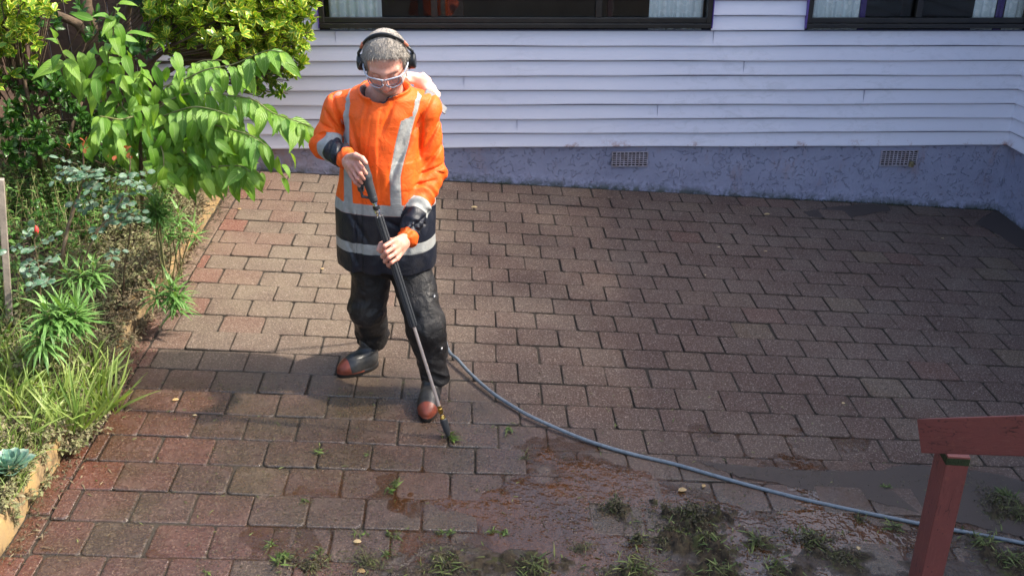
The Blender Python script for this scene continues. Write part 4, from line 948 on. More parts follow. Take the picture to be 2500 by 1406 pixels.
ltube([478, 488], [.0085, .0085], M['brass'], 'connector', 8); ltube([455, 457, 480, 482, 484], [.016, .018, .0175, .0185, .014], M['gunblack'], 'coupling', 20)
ltube([484, 489], [.009, .009], M['brass'], 'connector', 6); ltube([489, 497, 498, 503], [.012, .012, .009, .009], M['chrome'], 'connector', 6); ltube([503, 511], [.0155, .015], M['hpblack'], 'coupling', 14); ltube([511, 513, 519, 521, 528], [.010, .013, .013, .009, .008], M['chrome'], 'connector', 12)
# ribbed insulating sleeve
b = MB(); P0, P1 = lance(527), lance(797); T = (P1-P0)/np.linalg.norm(P1-P0); Nn = np.cross(T, [0, -1, 0]); Nn /= np.linalg.norm(Nn); Bn = np.cross(T, Nn); prof = []
for i in range(48): a = 2*math.pi*i/48; r = .0165+.0018*(1 if (i//3) % 2 else -1); prof.append((r*math.cos(a), r*math.sin(a)))
V = []; 
for (P_, k) in ((P0, .8), (P0+T*.004, 1), (P1-T*.006, 1), (P1, .75)): V += [P_+k*(x*Nn+y*Bn) for x, y in prof]
Fc = [(r*48+i, r*48+(i+1) % 48, (r+1)*48+(i+1) % 48, (r+1)*48+i) for r in range(3) for i in range(48)]+[tuple(range(48))[::-1], tuple(144+i for i in range(48))]
b.add(V, Fc); b.build('lance_sleeve', M['gunblack'], la, False)
ltube([795, 992], [.0076, .0076], M['steel'], 'lance_rod', 12)
ltube([990, 996, 997, 1006, 1007, 1010], [.010, .0105, .0125, .0125, .009, .009], M['brass'], 'nozzle_fitting', 6)
ltube([1009, 1013], [.0065, .0065], M['chrome'], 'nozzle_fitting', 10); ltube([1013, 1018, 1019, 1022], [.010, .0125, .0135, .013], M['brass'], 'nozzle_fitting', 14)
ltube([1021, 1023, 1032, 1050, 1060, 1063], [.013, .0165, .0175, .0155, .0105, .008], M['gunblack'], 'nozzle', 18)
# ---------------- hose
hps = [gnd(x, y, .0085) for x, y in ((1560, 1112), (1650, 1133), (1800, 1176), (1950, 1215), (2100, 1248), (2250, 1278), (2380, 1302), (2500, 1325), (2640, 1352))]
h0 = [gnd(1092, 848, .05), gnd(1118, 878, .035), gnd(1150, 913, .025), gnd(1200, 957, .02), gnd(1250, 990, .02), gnd(1300, 1018, .02), gnd(1400, 1062, .014), gnd(1480, 1090, .010)]
back = [np.array([-.34, -2.50, .62]), np.array([-.26, -2.40, .36]), np.array([-.19, -2.30, .10])]
hv = spline(back+h0+hps, 10); b = MB(); b.tube(hv, .0088, 12)
def m_hose():
    t = MT('grey_blue_hose', (.20, .245, .29, 1), .38); c = t.mix(t.rng(t.noise(40, 4, .7), .45, .65), (.165, .200, .230, 1), (.115, .135, .155, 1)); c = t.mix(t.rng(t.voro(120), .12, .2, .85, 0), c, (.05, .045, .04, 1)); t.set('Base Color', c); return t.m
tag(b.build('hose', m_hose(), None, True), 'grey blue pressure hose curving across the paving from behind the man', 'hose')

# ---------------- stair rail at lower right
rail = empty('stair_rail', at(2330, 1300, -3.9), 'red-brown painted timber stair rail with mossy post in the right foreground', 'stair rail')
def dp(x, y, depth): return CAM+ray(x, y)*depth          # point at a distance along the view axis
E1, E2 = dp(2243, 1064, 3.55), dp(2500, 1064, 2.96); dirr = (E2-E1); dirr /= np.linalg.norm(dirr); E3 = E1+dirr*1.6
upv = np.array([0, 0, 1.0])-dirr*dirr[2]; upv /= np.linalg.norm(upv); sdv = np.cross(dirr, upv)
Mx = Matrix(((dirr[0], sdv[0], upv[0], 0), (dirr[1], sdv[1], upv[1], 0), (dirr[2], sdv[2], upv[2], 0), (0, 0, 0, 1)))
c = (E1+E3)/2; Mx = Matrix.Translation(Vector(c+sdv*(.0225 if sdv[0] > 0 else -.0225)))@Mx
b = MB(); b.obox(Mx, float(np.linalg.norm(E3-E1)), .045, .124, .004); o = b.build('handrail', M['rail'], rail)
Q = np.array(b.V)-E1; vattr(o.data, 'grain', np.stack([Q@dirr*1.2, Q@upv*9, Q@sdv*9], -1))
pt = dp(2331, 1120, 3.52); px0, py0 = pt[0], pt[1]
b = MB(); zt = pt[2]+.03; b.obox(Matrix.Translation((px0+.005, py0+.03, (zt-.5)/2))@Matrix.Rotation(R(-8), 4, 'Z'), .080, .125, zt+.5, .004); o = b.build('post', M['rail'], rail)
Q = np.array(b.V); vattr(o.data, 'grain', np.stack([Q[:, 2]*1.2, Q[:, 0]*9, Q[:, 1]*9], -1))
b = MB(); b.obox(Matrix.Translation((px0+.004, py0+.03, zt-.022))@Matrix.Rotation(R(-8), 4, 'Z'), .0835, .1285, .030, .004); b.build('moss', M['railmoss'], o)
# ================================================================ PLANTS
def leaf_tpl(L=1.0, W=.5, nseg=5, bend=.5, fold=.25, tipp=1.6, wpos=.42, stalk=.0, wavy=.0):
    """leaf along +x, width y, face +z; bends down along its length; returns verts, quads, luv"""
    V = []; U = []; F = []
    x = -0.0; z = 0.0; ang = bend*.15
    for i in range(nseg+1):
        t = i/nseg; w_ = (t**.65)*((1-t)**tipp)*1.0
        tm = .65/(.65+tipp); wmax = ((tm**.65)*((1-tm)**tipp)); w_ = W/2*w_/wmax if wmax else 0; w_ = max(w_, .004*L)
        for s in (-1, 0, 1): V.append((x+stalk, s*w_*math.cos(fold), z+abs(s)*w_*math.sin(fold)+wavy*L*math.sin(t*9+s)*abs(s))); U.append((t, s, 0))
        a = ang-bend*t; x += L/nseg*math.cos(a); z += L/nseg*math.sin(a)
    for i in range(nseg):
        a = i*3; F += [(a, a+3, a+4, a+1), (a+1, a+4, a+5, a+2)]
    return np.array(V), np.array(F), np.array(U)
class Leaves:
    def __init__(s): s.V = []; s.F = []; s.U = []; s.T = []; s.n = 0
    def add(s, tpl, pos, dirv, nrm, size, tint):
        V, F, U = tpl; pos = np.atleast_2d(pos); n = len(pos); dirv = np.atleast_2d(dirv); nrm = np.broadcast_to(np.atleast_2d(nrm), dirv.shape)
        d = dirv/(np.linalg.norm(dirv, axis=1)[:, None]+1e-9); b = np.cross(nrm, d); b /= (np.linalg.norm(b, axis=1)[:, None]+1e-9); c = np.cross(d, b)
        size = np.broadcast_to(size, (n,)); W_ = pos[:, None, :]+size[:, None, None]*(V[None, :, 0:1]*d[:, None]+V[None, :, 1:2]*b[:, None]+V[None, :, 2:3]*c[:, None])
        s.V.append(W_.reshape(-1, 3)); s.F.append((F[None]+(np.arange(n)*len(V))[:, None, None]+s.n).reshape(-1, 4)); s.n += n*len(V)
        s.U.append(np.tile(U, (n, 1))); s.T.append(np.repeat(np.clip(np.broadcast_to(tint, (n,)), 0, 1), len(V)))
    def build(s, name, m, parent=None):
        me = raw_mesh(name, np.concatenate(s.V), np.concatenate(s.F)); fattr(me, 'tint', np.concatenate(s.T)); vattr(me, 'luv', np.concatenate(s.U)); return link(name, me, m, parent)
def rnd(n, s=1.0): return rng.normal(size=(n, 3))*s
TPL_CH = [leaf_tpl(1, .38, 8, b, f, 1.25, .40, .06, .018) for b, f in ((.9, .22), (.5, .35), (1.3, .15))]
TPL_GL = [leaf_tpl(1, .42, 4, b, .28, .42, .6) for b in (.3, .7, -.2)]
TPL_RO = [leaf_tpl(1, .66, 4, .5, .15, .6, .5), leaf_tpl(1, .60, 4, .9, -.1, .6, .5)]
TPL_WE = [leaf_tpl(1, .38, 3, .6, .2, .9, .4), leaf_tpl(1, .44, 3, 1.1, .1, .9, .4)]
TPL_NA = [leaf_tpl(1, .13, 6, b, .25, 1.4, .4) for b in (.7, 1.2, .2)]
TPL_GR = [leaf_tpl(1, .035, 6, b, .3, 1.1, .2) for b in (.5, 1.3, 2.0)]
TPL_CR = [leaf_tpl(1, .35, 3, b, .3, 1.2, .45, 0, .05) for b in (2.2, 1.4)]
Z3 = np.array([0, 0, 1.0])

# --- the young tree with long drooping serrated leaves
def sapling():
    t = empty('cherry_sapling', bed(330, 520), 'leafy young tree with long drooping bright green serrated leaves reaching towards the man', 'tree')
    root = bed(350, 560)
    def B(pts, Y0, Y1): n = len(pts); return [at(p[0], p[1], Y0+(Y1-Y0)*i/(n-1)) for i, p in enumerate(pts)]
    BR = [(B([(330, 300), (378, 225), (440, 200), (500, 172), (568, 158), (618, 137), (655, 124), (690, 128)], -2.0, -2.35), 1.0),
          (B([(340, 300), (430, 238), (500, 228), (568, 235), (618, 244), (668, 277), (718, 294), (765, 312)], -2.05, -2.55), 1.0),
          (B([(360, 330), (430, 300), (500, 302), (568, 317), (618, 334), (650, 356)], -2.1, -2.6), 1.0),
          (B([(360, 320), (337, 286), (294, 292), (264, 287), (244, 284)], -2.05, -2.4), .95),
          (B([(370, 330), (394, 361), (400, 400), (395, 425)], -2.2, -2.45), .9),
          (B([(390, 360), (461, 400), (501, 407), (568, 405), (594, 408), (611, 420)], -2.15, -2.55), .95),
          (B([(330, 300), (270, 220), (262, 160), (274, 100), (279, 50), (286, 10)], -2.0, -2.15), .9),
          (B([(300, 290), (230, 210), (180, 165), (160, 142), (139, 95)], -2.0, -2.2), 1.0),
          (B([(330, 300), (400, 250), (440, 215), (470, 190)], -1.95, -2.1), .9),
          (B([(340, 310), (410, 280), (470, 262), (520, 268), (560, 282)], -2.1, -2.45), 1.0),
          (B([(330, 300), (300, 240), (330, 200), (350, 170)], -1.9, -2.1), .85),
          (B([(380, 240), (450, 175), (490, 150), (540, 148)], -1.85, -2.1), .75),
          (B([(350, 310), (310, 330), (290, 360), (320, 395)], -2.1, -2.3), .8)]
    b = MB(); b.tube(spline([root, at(345, 430, -2.05), at(340, 300, -2.0)]), np.linspace(.013, .008, 17), 8)
    b.build('stem', M['bark'], t, True)
    b = MB(); L = Leaves()
    for pts, sz in BR:
        S = spline(pts, 7); b.tube(S, np.linspace(.0052, .0016, len(S)), 6)
        n = len(S); side = 1; T = np.gradient(S, axis=0); T /= np.linalg.norm(T, axis=1)[:, None]
        tot = np.linalg.norm(np.diff(S, axis=0), axis=1).sum(); m_ = max(5, int(tot/.038))
        for k in range(m_+1):
            f = .18+.82*k/m_; i = min(n-1, int(f*(n-1))); p = S[i]; tt = T[i]; side = -side; lat = np.cross(tt, Z3); lat /= np.linalg.norm(lat)+1e-6
            if k >= m_-1: d = tt*.8+lat*side*.25+np.array([0, 0, -.55])
            else: d = tt*.55+lat*side*rng.uniform(.2, .8)+np.array([0, 0, -rng.uniform(.35, 1.25)])
            d = d+rnd(1, .12)[0]; nr = Z3*.8+np.array([0.25, -.6, 0])+tt*.4+rnd(1, .25)[0]
            s_ = sz*rng.uniform(.115, .19)*(1 if k < m_-2 else .62)*(1.0 if f > .3 else .8)
            L.add(TPL_CH[rng.integers(3)], p, d, nr, s_, rng.beta(2, 2.5)*.8+(.25 if k > m_-3 else 0))
    b.build('branch', M['twig'], t, True); 
    # inner leaves of the crown
    c0 = at(430, 262, -2.05); n = 150; P = c0+rnd(n)*np.array([.17, .15, .11]); d = rnd(n, .4)+np.array([.25, -.25, -.7]); L.add(TPL_CH[0], P, d, Z3*.8+rnd(n, .4)+np.array([.2, -.5, 0]), rng.uniform(.08, .14, n), rng.beta(2, 4, n))
    c0 = at(440, 340, -2.1); n = 110; P = c0+rnd(n)*np.array([.16, .12, .08]); d = rnd(n, .4)+np.array([.25, -.25, -.8]); L.add(TPL_CH[2], P, d, Z3*.6+rnd(n, .4)+np.array([.2, -.6, 0]), rng.uniform(.08, .13, n), rng.beta(2, 4, n))
    c0 = at(520, 350, -2.2); n = 60; P = c0+rnd(n)*np.array([.13, .10, .07]); d = rnd(n, .35)+np.array([.3, -.25, -.8]); L.add(TPL_CH[1], P, d, Z3*.6+rnd(n, .4)+np.array([.2, -.6, 0]), rng.uniform(.09, .14, n), rng.beta(2, 3, n))
    c0 = at(300, 320, -2.1); n = 34; P = c0+rnd(n)*np.array([.10, .09, .05]); d = rnd(n, .35)+np.array([.1, -.25, -.9]); L.add(TPL_CH[2], P, d, Z3*.6+rnd(n, .4)+np.array([.2, -.6, 0]), rng.uniform(.10, .15, n), rng.beta(2, 3, n))
    c0 = at(480, 400, -2.3); n = 46; P = c0+rnd(n)*np.array([.16, .08, .05]); d = rnd(n, .3)+np.array([.4, -.25, -.9]); L.add(TPL_CH[0], P, d, Z3*.6+rnd(n, .4)+np.array([.2, -.6, 0]), rng.uniform(.09, .14, n), rng.beta(3, 2, n))
    c0 = at(245, 150, -2.1); n = 20; P = c0+rnd(n)*np.array([.10, .08, .08]); d = rnd(n, .4)+np.array([0, -.25, -.9]); L.add(TPL_CH[0], P, d, Z3*.6+rnd(n, .4)+np.array([.2, -.6, 0]), rng.uniform(.10, .16, n), rng.beta(2, 3, n))
    c0 = at(290, 180, -2.0); n = 30; P = c0+rnd(n)*np.array([.09, .08, .09]); d = rnd(n, .5)+np.array([.1, -.25, -.7]); L.add(TPL_CH[1], P, d, Z3*.6+rnd(n, .4)+np.array([.2, -.6, 0]), rng.uniform(.09, .15, n), rng.beta(2, 4, n))
    L.build('foliage', M['lf_cherry'], t)
sapling()

# --- evergreen shrubs with glossy leaves in rosettes
def rosettes(L, tw, centres, tpls, size, per=8, spread=.9, up_=.7, tint=None, twig_to=None):
    for c in centres:
        ax_ = rnd(1, .5)[0]+np.array([.35, -.35, up_]); ax_ /= np.linalg.norm(ax_); a = np.cross(ax_, rnd(1)[0]); a /= np.linalg.norm(a); b = np.cross(ax_, a); n = int(per*rng.uniform(.7, 1.3)); th = np.arange(n)*2.4+rng.uniform(0, 6)
        tilt = rng.uniform(.25, 1.25, n); d = ax_*np.cos(tilt)[:, None]+(a*np.cos(th)[:, None]+b*np.sin(th)[:, None])*np.sin(tilt)[:, None]; nr = ax_*np.sin(tilt)[:, None]-(a*np.cos(th)[:, None]+b*np.sin(th)[:, None])*np.cos(tilt)[:, None]
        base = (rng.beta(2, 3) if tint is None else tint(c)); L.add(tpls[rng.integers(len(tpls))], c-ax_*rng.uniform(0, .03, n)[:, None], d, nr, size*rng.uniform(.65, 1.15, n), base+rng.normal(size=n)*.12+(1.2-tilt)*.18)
        if twig_to is not None and rng.random() < .45: tw.tube([c, c-ax_*.07, c*.6+twig_to*.4-ax_*.05], [.0022, .003, .0045], 5, False)
def blob(c, r, n, shell=.35):
    d = rnd(n); d /= np.linalg.norm(d, axis=1)[:, None]; k = 1-shell*rng.random(n)**1.5; return np.array(c)+d*k[:, None]*np.array(r)
def big_shrub():
    t = empty('evergreen_shrub', bed(330, 420), 'tall evergreen shrub with yellow-edged glossy leaves against the house wall', 'shrub')
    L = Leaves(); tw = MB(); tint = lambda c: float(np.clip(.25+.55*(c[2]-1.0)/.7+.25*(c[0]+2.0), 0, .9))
    hub = at(330, 150, -.55)
    blobs = [((560, 40, -.75), (.33, .26, .26), 230), ((690, 20, -.55), (.20, .22, .22), 130), ((690, 105, -.45), (.17, .20, .22), 120), ((600, 110, -.5), (.24, .22, .20), 140), ((430, 45, -.7), (.20, .22, .20), 110), ((480, -60, -.7), (.4, .3, .25), 90), ((700, -70, -.5), (.35, .3, .25), 90), ((640, 190, -.35), (.20, .16, .14), 36), ((520, 120, -.3), (.22, .2, .22), 60), ((400, 100, -.2), (.2, .15, .15), 24)]
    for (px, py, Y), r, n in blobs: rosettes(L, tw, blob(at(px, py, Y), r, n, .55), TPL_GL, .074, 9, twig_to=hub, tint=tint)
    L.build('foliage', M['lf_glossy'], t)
    for pts, r0, r1 in (([bed(262, 470), at(255, 300, -.75), at(232, 180, -.72), at(225, 90, -.7), at(205, -20, -.7)], .055, .040), ([at(232, 180, -.72), at(300, 120, -.66), at(370, 60, -.62)], .03, .012), ([bed(340, 440), at(335, 250, -.5), at(318, 130, -.5), at(310, 40, -.5), at(330, -40, -.6)], .032, .020),
                        ([at(330, 200, -.5), at(370, 150, -.45), at(450, 100, -.5), at(520, 60, -.6)], .022, .008), ([at(330, 230, -.5), at(400, 180, -.42), at(500, 140, -.4), at(600, 110, -.45)], .024, .007), ([at(225, 90, -.7), at(150, 40, -.8), at(60, 20, -.9)], .035, .015)):
        S = spline(pts, 6); tw.tube(S+rnd(len(S), .004), np.linspace(r0, r1, len(S)), 8)
    tw.build('branch', M['bark'], t, True)
big_shrub()
def left_shrub():
    t = empty('evergreen_shrub', bed(60, 440), 'shaded evergreen shrub with dark green rosettes in front of the fence', 'shrub')
    L = Leaves(); tw = MB(); hub = at(60, 300, -.9); tint = lambda c: float(np.clip(.15+.8*(c[2]-.9)/.9, .05, .9))
    for (px, py, Y), r, n in [((60, 10, -1.3), (.22, .2, .13), 46), ((0, 60, -1.3), (.22, .2, .16), 40), ((40, 110, -1.25), (.16, .2, .10), 24), ((-40, 150, -1.3), (.2, .2, .16), 30)]: rosettes(L, tw, blob(at(px, py, Y), r, n, .6), TPL_GL, .068, 8, twig_to=hub, tint=tint)
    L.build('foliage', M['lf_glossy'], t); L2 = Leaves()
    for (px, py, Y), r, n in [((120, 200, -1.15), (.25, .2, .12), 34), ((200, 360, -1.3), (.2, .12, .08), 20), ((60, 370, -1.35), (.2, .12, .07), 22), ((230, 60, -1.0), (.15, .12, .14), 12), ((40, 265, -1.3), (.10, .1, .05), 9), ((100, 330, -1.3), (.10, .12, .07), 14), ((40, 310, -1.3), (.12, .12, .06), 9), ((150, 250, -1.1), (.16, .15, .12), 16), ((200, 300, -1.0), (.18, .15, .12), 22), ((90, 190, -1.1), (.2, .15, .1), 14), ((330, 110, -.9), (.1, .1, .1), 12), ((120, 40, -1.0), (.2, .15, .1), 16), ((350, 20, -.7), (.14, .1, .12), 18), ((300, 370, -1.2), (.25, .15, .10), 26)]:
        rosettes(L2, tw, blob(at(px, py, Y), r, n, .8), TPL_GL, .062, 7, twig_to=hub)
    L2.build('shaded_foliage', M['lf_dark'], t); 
    for pts in ([bed(100, 470), at(90, 330, -1.2), at(60, 200, -1.2), at(30, 80, -1.25)], [bed(150, 460), at(170, 330, -1.1), at(200, 250, -1.0)]): S = spline(pts, 6); tw.tube(S, np.linspace(.018, .008, len(S)), 7)
    tw.build('branch', M['bark'], t, True)
left_shrub()

# --- roses
def rose(name, label, stems, clusters, reds, buds=(), size=.055, Y=-2.6):
    t = empty(name, stems[0][0][0], label, 'rose bush'); b = MB()
    for pts, r0, r1 in stems: S = spline(pts, 7); b.tube(S+rnd(len(S), .0012), np.linspace(r0, r1, len(S)), 7)
    L = Leaves(); tw = b
    for (px, py, Y_, n, rr) in clusters:
        for k in range(n):
            c = at(px, py, Y_)+rnd(1)[0]*np.array([rr, rr*.8, rr*.7]); ax_ = np.array([rng.normal()*.8, -.3+rng.normal()*.5, rng.normal()*.4]); ax_ /= np.linalg.norm(ax_); lat = np.cross(ax_, Z3); lat /= np.linalg.norm(lat)
            tw.tube([c-ax_*.02, c+ax_*size*1.6], .0013, 4, False); nr = Z3+np.array([.2, -.6, 0])+rnd(1, .25)[0]
            for (f, s_) in ((.35, 1), (.35, -1), (1.0, 1), (1.0, -1), (1.65, 0)):
                L.add(TPL_RO[rng.integers(2)], c+ax_*size*f, lat*s_*.9+ax_*(.35 if s_ else 1), nr+rnd(1, .2)[0], size*rng.uniform(.75, 1.1), rng.random())
    L.build('foliage', M['lf_rose'], t)
    b.build('cane', M['cane'], t, True)
    if reds:
        L = Leaves()
        for (px, py, Y_, n) in reds:
            for k in range(n):
                c = at(px, py, Y_)+rnd(1, .012)[0]; L.add(TPL_RO[0], c, rnd(1, .7)[0]+np.array([0, -.2, .3]), Z3+rnd(1, .3)[0], size*rng.uniform(.5, .85), rng.random())
        L.build('new_leaves', M['lf_red'], t)
    for (px, py, Y_) in buds:
        c = at(px, py, Y_); b = MB(); b.tube([c+np.array([0, 0, -.012]), c, c+np.array([0, 0, .010]), c+np.array([.001, 0, .022]), c+np.array([0, 0, .030])], [.004, .0095, .0105, .007, .002], 12); b.build('rosebud', M['bud'], t, True)
        L = Leaves(); 
        for a in np.arange(5)*1.256: L.add(TPL_WE[0], c+np.array([math.cos(a)*.005, math.sin(a)*.005, -.010]), [math.cos(a)*.6, math.sin(a)*.6, 1], [math.cos(a), math.sin(a), -.3], .020, .3)
        L.build('sepal', M['lf_weed'], t)
rose('rose_bush', 'tall rose bush with dusty blue-green leaves and red new shoots behind the edging', [([bed(135, 770), at(150, 640, -2.5), at(165, 560, -2.45), at(186, 492, -2.4)], .011, .009), ([at(186, 492, -2.4), at(205, 440, -2.4), at(202, 380, -2.42), at(205, 345, -2.45)], .006, .0025), ([bed(130, 775), at(175, 700, -2.6), at(200, 650, -2.6), at(235, 570, -2.6), at(290, 500, -2.55), at(315, 430, -2.5), at(318, 380, -2.5)], .007, .0025), ([bed(300, 745), at(305, 650, -2.3), at(318, 560, -2.35), at(315, 470, -2.45)], .005, .003)],
     [(195, 410, -2.5, 7, .04), (215, 430, -2.5, 5, .03), (255, 450, -2.5, 5, .04), (300, 440, -2.5, 6, .035), (300, 500, -2.5, 6, .04), (225, 490, -2.45, 5, .05), (310, 530, -2.5, 6, .04), (265, 550, -2.5, 3, .04), (345, 470, -2.5, 3, .03), (250, 605, -2.55, 2, .02)], [(205, 345, -2.5, 3), (165, 352, -2.5, 2), (310, 375, -2.5, 5), (270, 380, -2.5, 2), (210, 365, -2.5, 3)], size=.042)
rose('rose_bush', 'small rose bush bearing one closed coral red bud beside the wooden stake', [([bed(98, 830), at(95, 740, -2.75), at(98, 690, -2.78)], .0085, .006), ([at(98, 690, -2.78), at(90, 630, -2.8), at(84, 590, -2.8), at(90, 572, -2.8)], .0035, .0022), ([at(98, 690, -2.78), at(75, 760, -2.7), at(70, 800, -2.7)], .003, .002)],
     [(60, 592, -2.8, 2, .018), (95, 600, -2.8, 2, .02), (100, 640, -2.8, 3, .03), (105, 680, -2.8, 3, .03), (125, 685, -2.8, 2, .02), (85, 655, -2.78, 2, .03)], [], [(90, 566, -2.8)], size=.045)
# --- narrow leaved spurges
def spurge(label, px, py, Y_, rad, n, h=.22, droop=0):
    c = at(px, py, Y_); base = np.array([c[0]-.02, c[1]+.02, float(bz(c[0], c[1]))]); t = empty('spurge_plant', base, label, 'plant', 'narrow leaved spurges in the bed'); b = MB(); L = Leaves()
    for k in range(5):
        tip = c+rnd(1)[0]*np.array([.03, .03, .02])*rad/.1; S = spline([base+rnd(1, .02)[0]*np.array([1, 1, 0]), (base+tip)/2+rnd(1, .01)[0], tip], 5); b.tube(S, np.linspace(.004, .003, len(S)), 6)
        m_ = n//5; th = np.arange(m_)*2.4; f = np.sqrt(np.linspace(0, 1, m_)); d = np.stack([np.cos(th)*(.25+f), np.sin(th)*(.25+f), 1.0-1.35*f], -1)+rnd(m_, .1); P = tip-np.array([0, 0, 1])*(f*.07)[:, None]*rad/.1
        L.add(TPL_NA[k % 3], P, d, Z3+d*-.2, rad*rng.uniform(.8, 1.2, m_), .75-.5*f+rng.normal(size=m_)*.1)
    b.build('stem', M['twig'], t, True); L.build('foliage', M['lf_spurge'], t)
spurge('large narrow-leaved spurge arching over the grass in the left foreground', 130, 775, -3.05, .135, 240)
spurge('narrow-leaved spurge with a dense round head next to the rose leaves', 372, 490, -2.15, .105, 190)
spurge('drooping narrow-leaved spurge hanging over the edging above the bare kerb', 420, 700, -2.35, .12, 110)
spurge('mid-sized narrow-leaved spurge with outspread leaves behind the second spurge', 420, 545, -1.9, .11, 90)
spurge('low narrow-leaved spurge beneath the rosebud', 190, 650, -2.6, .11, 100)

# --- weeds: dusty mats along the edging, green weeds behind
def weeds(name, label, mat, tpls, region, n, h, size, lean, cat='weeds', per=9, tintf=None, stems=True):
    L = Leaves(); b = MB(); P = region(n)
    for p in P:
        x, y = p[0], p[1]; hh = h*rng.uniform(.45, 1.15); z = float(bz(x, y)) if x < -1.79 else gz(x, y)+.02
        if -1.89 < x < -1.78: z = gz(x, y)+.10
        ln = np.array(list(lean)+[0])*rng.uniform(.2, 1.2)+rnd(1, .25)[0]*np.array([1, 1, 0]); top = np.array([x, y, z])+np.array([ln[0]*hh, ln[1]*hh, hh*(1-.35*np.linalg.norm(ln[:2]))]); S = spline([[x, y, z], (np.array([x, y, z])+top)/2+np.array([0, 0, hh*.12]), top], 4)
        if stems: b.tube(S, .0016, 4, False)
        m_ = per; f = rng.random(m_); i = (f*(len(S)-1)).astype(int); a = rng.uniform(0, 6.28, m_); d = np.stack([np.cos(a), np.sin(a), rng.normal(size=m_)*.4], -1)
        L.add(tpls[rng.integers(len(tpls))], S[i], d, Z3+rnd(m_, .3), size*rng.uniform(.5, 1.2, m_)*(1.15-.5*f), rng.beta(2, 2, m_))
    o = L.build(name, mat); tag(o, kind='stuff')
    if stems: s_ = b.build(name+'_stems', M['straw'] if 'dust' in name or 'dead' in name else M['twig'], None); tag(s_, kind='stuff')
    return o
def along_kerb(y0, y1, x0, x1, jit=0):
    def f(n): y = rng.uniform(y0, y1, n); return np.stack([rng.uniform(x0, x1, n), y], -1)
    return f
def bare(P, gaps):
    """leave gaps where the kerb shows bare"""
    k = np.ones(len(P), bool)
    for (y0, y1, xm) in gaps: k &= ~((P[:, 1] > y0) & (P[:, 1] < y1) & (P[:, 0] > xm))
    return P[k]
GAPS = [(-.75, -.25, -1.88), (-2.72, -2.05, -1.93), (-3.75, -3.45, -1.93), (-4.3, -3.9, -1.93)]
reg = lambda y0, y1, x0, x1: (lambda n: bare(along_kerb(y0, y1, x0, x1)(n), GAPS))
weeds('green_weeds', None, M['lf_weed'], TPL_WE, reg(-2.9, .1, -3.1, -2.15), 620, .34, .050, (0, -.1), per=12)
weeds('green_weeds', None, M['lf_weed'], TPL_WE, reg(-4.0, -2.3, -2.9, -2.1), 330, .20, .042, (.1, -.1), per=10)
weeds('dusty_weeds', None, M['lf_dusty'], TPL_WE, reg(-3.1, .15, -2.35, -1.84), 1300, .20, .036, (.55, -.15), per=14)
weeds('dusty_weeds', None, M['lf_dusty'], TPL_WE, reg(-.7, .18, -2.1, -1.80), 260, .24, .034, (.3, 0), per=14)
weeds('dusty_weeds', None, M['lf_dusty'], TPL_WE+TPL_CR, reg(-4.1, -2.5, -2.4, -1.80), 800, .11, .034, (.5, -.15), per=12)
weeds('dead_weeds', None, M['lf_dead'], TPL_CR+TPL_WE, lambda n: along_kerb(-2.05, -.85, -1.98, -1.79)(n), 420, .15, .036, (.75, -.2), per=14)
weeds('dead_weeds', None, M['lf_dead'], TPL_CR+TPL_WE, reg(-3.6, -2.2, -2.1, -1.83), 420, .10, .036, (.6, -.2), per=14)
weeds('dusty_weeds', None, M['lf_dusty'], TPL_WE, lambda n: along_kerb(-3.45, -2.72, -1.92, -1.70)(n), 420, .09, .032, (.7, -.2), per=12)
weeds('dusty_weeds', None, M['lf_dusty'], TPL_WE+TPL_CR, lambda n: np.stack([rng.uniform(-2.0, -1.76, n), rng.uniform(-3.95, -2.5, n)], -1)[rng.random(n) < .9], 330, .10, .034, (.6, -.35), per=13)
weeds('dusty_weeds', None, M['lf_dusty'], TPL_WE, lambda n: np.stack([rng.uniform(-1.95, -1.80, n), rng.uniform(-2.1, -1.0, n)], -1), 260, .15, .036, (.75, -.2), per=12)
weeds('green_weeds', None, M['lf_weed'], TPL_WE, lambda n: along_kerb(-1.3, .15, -2.7, -1.9)(n), 300, .42, .055, (.2, -.1), per=14)
weeds('dark_weeds', None, M['lf_dark'], TPL_WE, lambda n: along_kerb(-1.8, .1, -3.1, -2.2)(n), 260, .38, .060, (.1, -.1), per=12)
weeds('dead_weeds', None, M['lf_dead'], TPL_CR+TPL_WE, lambda n: np.stack([rng.uniform(-1.98, -1.74, n), rng.uniform(-3.5, -1.0, n)], -1), 420, .09, .034, (.6, -.35), per=12)
# grass in the lower left
def grass(region, n, L0, tpls=TPL_GR, tag_=True, zf=None):
    L = Leaves(); P = region(n); x, y = P[:, 0], P[:, 1]; z = bz(x, y)-.005 if zf is None else zf(x, y); P3 = np.stack([x, y, z], -1)
    d = rnd(len(P), .45)*np.array([1, 1, .2])+np.array([.15, -.15, 1.0])
    for k in range(3): s_ = slice(k, None, 3); L.add(tpls[k], P3[s_], d[s_], rnd(len(P3[s_]))+np.array([0, -1, .3]), L0*rng.uniform(.4, 1.2, len(P3[s_])), rng.beta(2, 2.4, len(P3[s_])))
    return L
L = grass(lambda n: bare(np.stack([rng.uniform(-2.75, -1.80, n), rng.uniform(-3.9, -2.75, n)], -1), GAPS[3:]), 5200, .15); tag(L.build('grass', M['grass']), kind='stuff')
def tuft_pts(n):
    c = [(px, py) for px, py in ((60, 960), (140, 1000), (230, 940), (250, 1000), (40, 880), (110, 1050), (190, 1040), (30, 1010), (90, 920))]; out = []
    for k in range(n): p = bed(*c[k % len(c)]); out.append((p[0]+rng.normal()*.03, p[1]+rng.normal()*.03))
    return np.array(out)
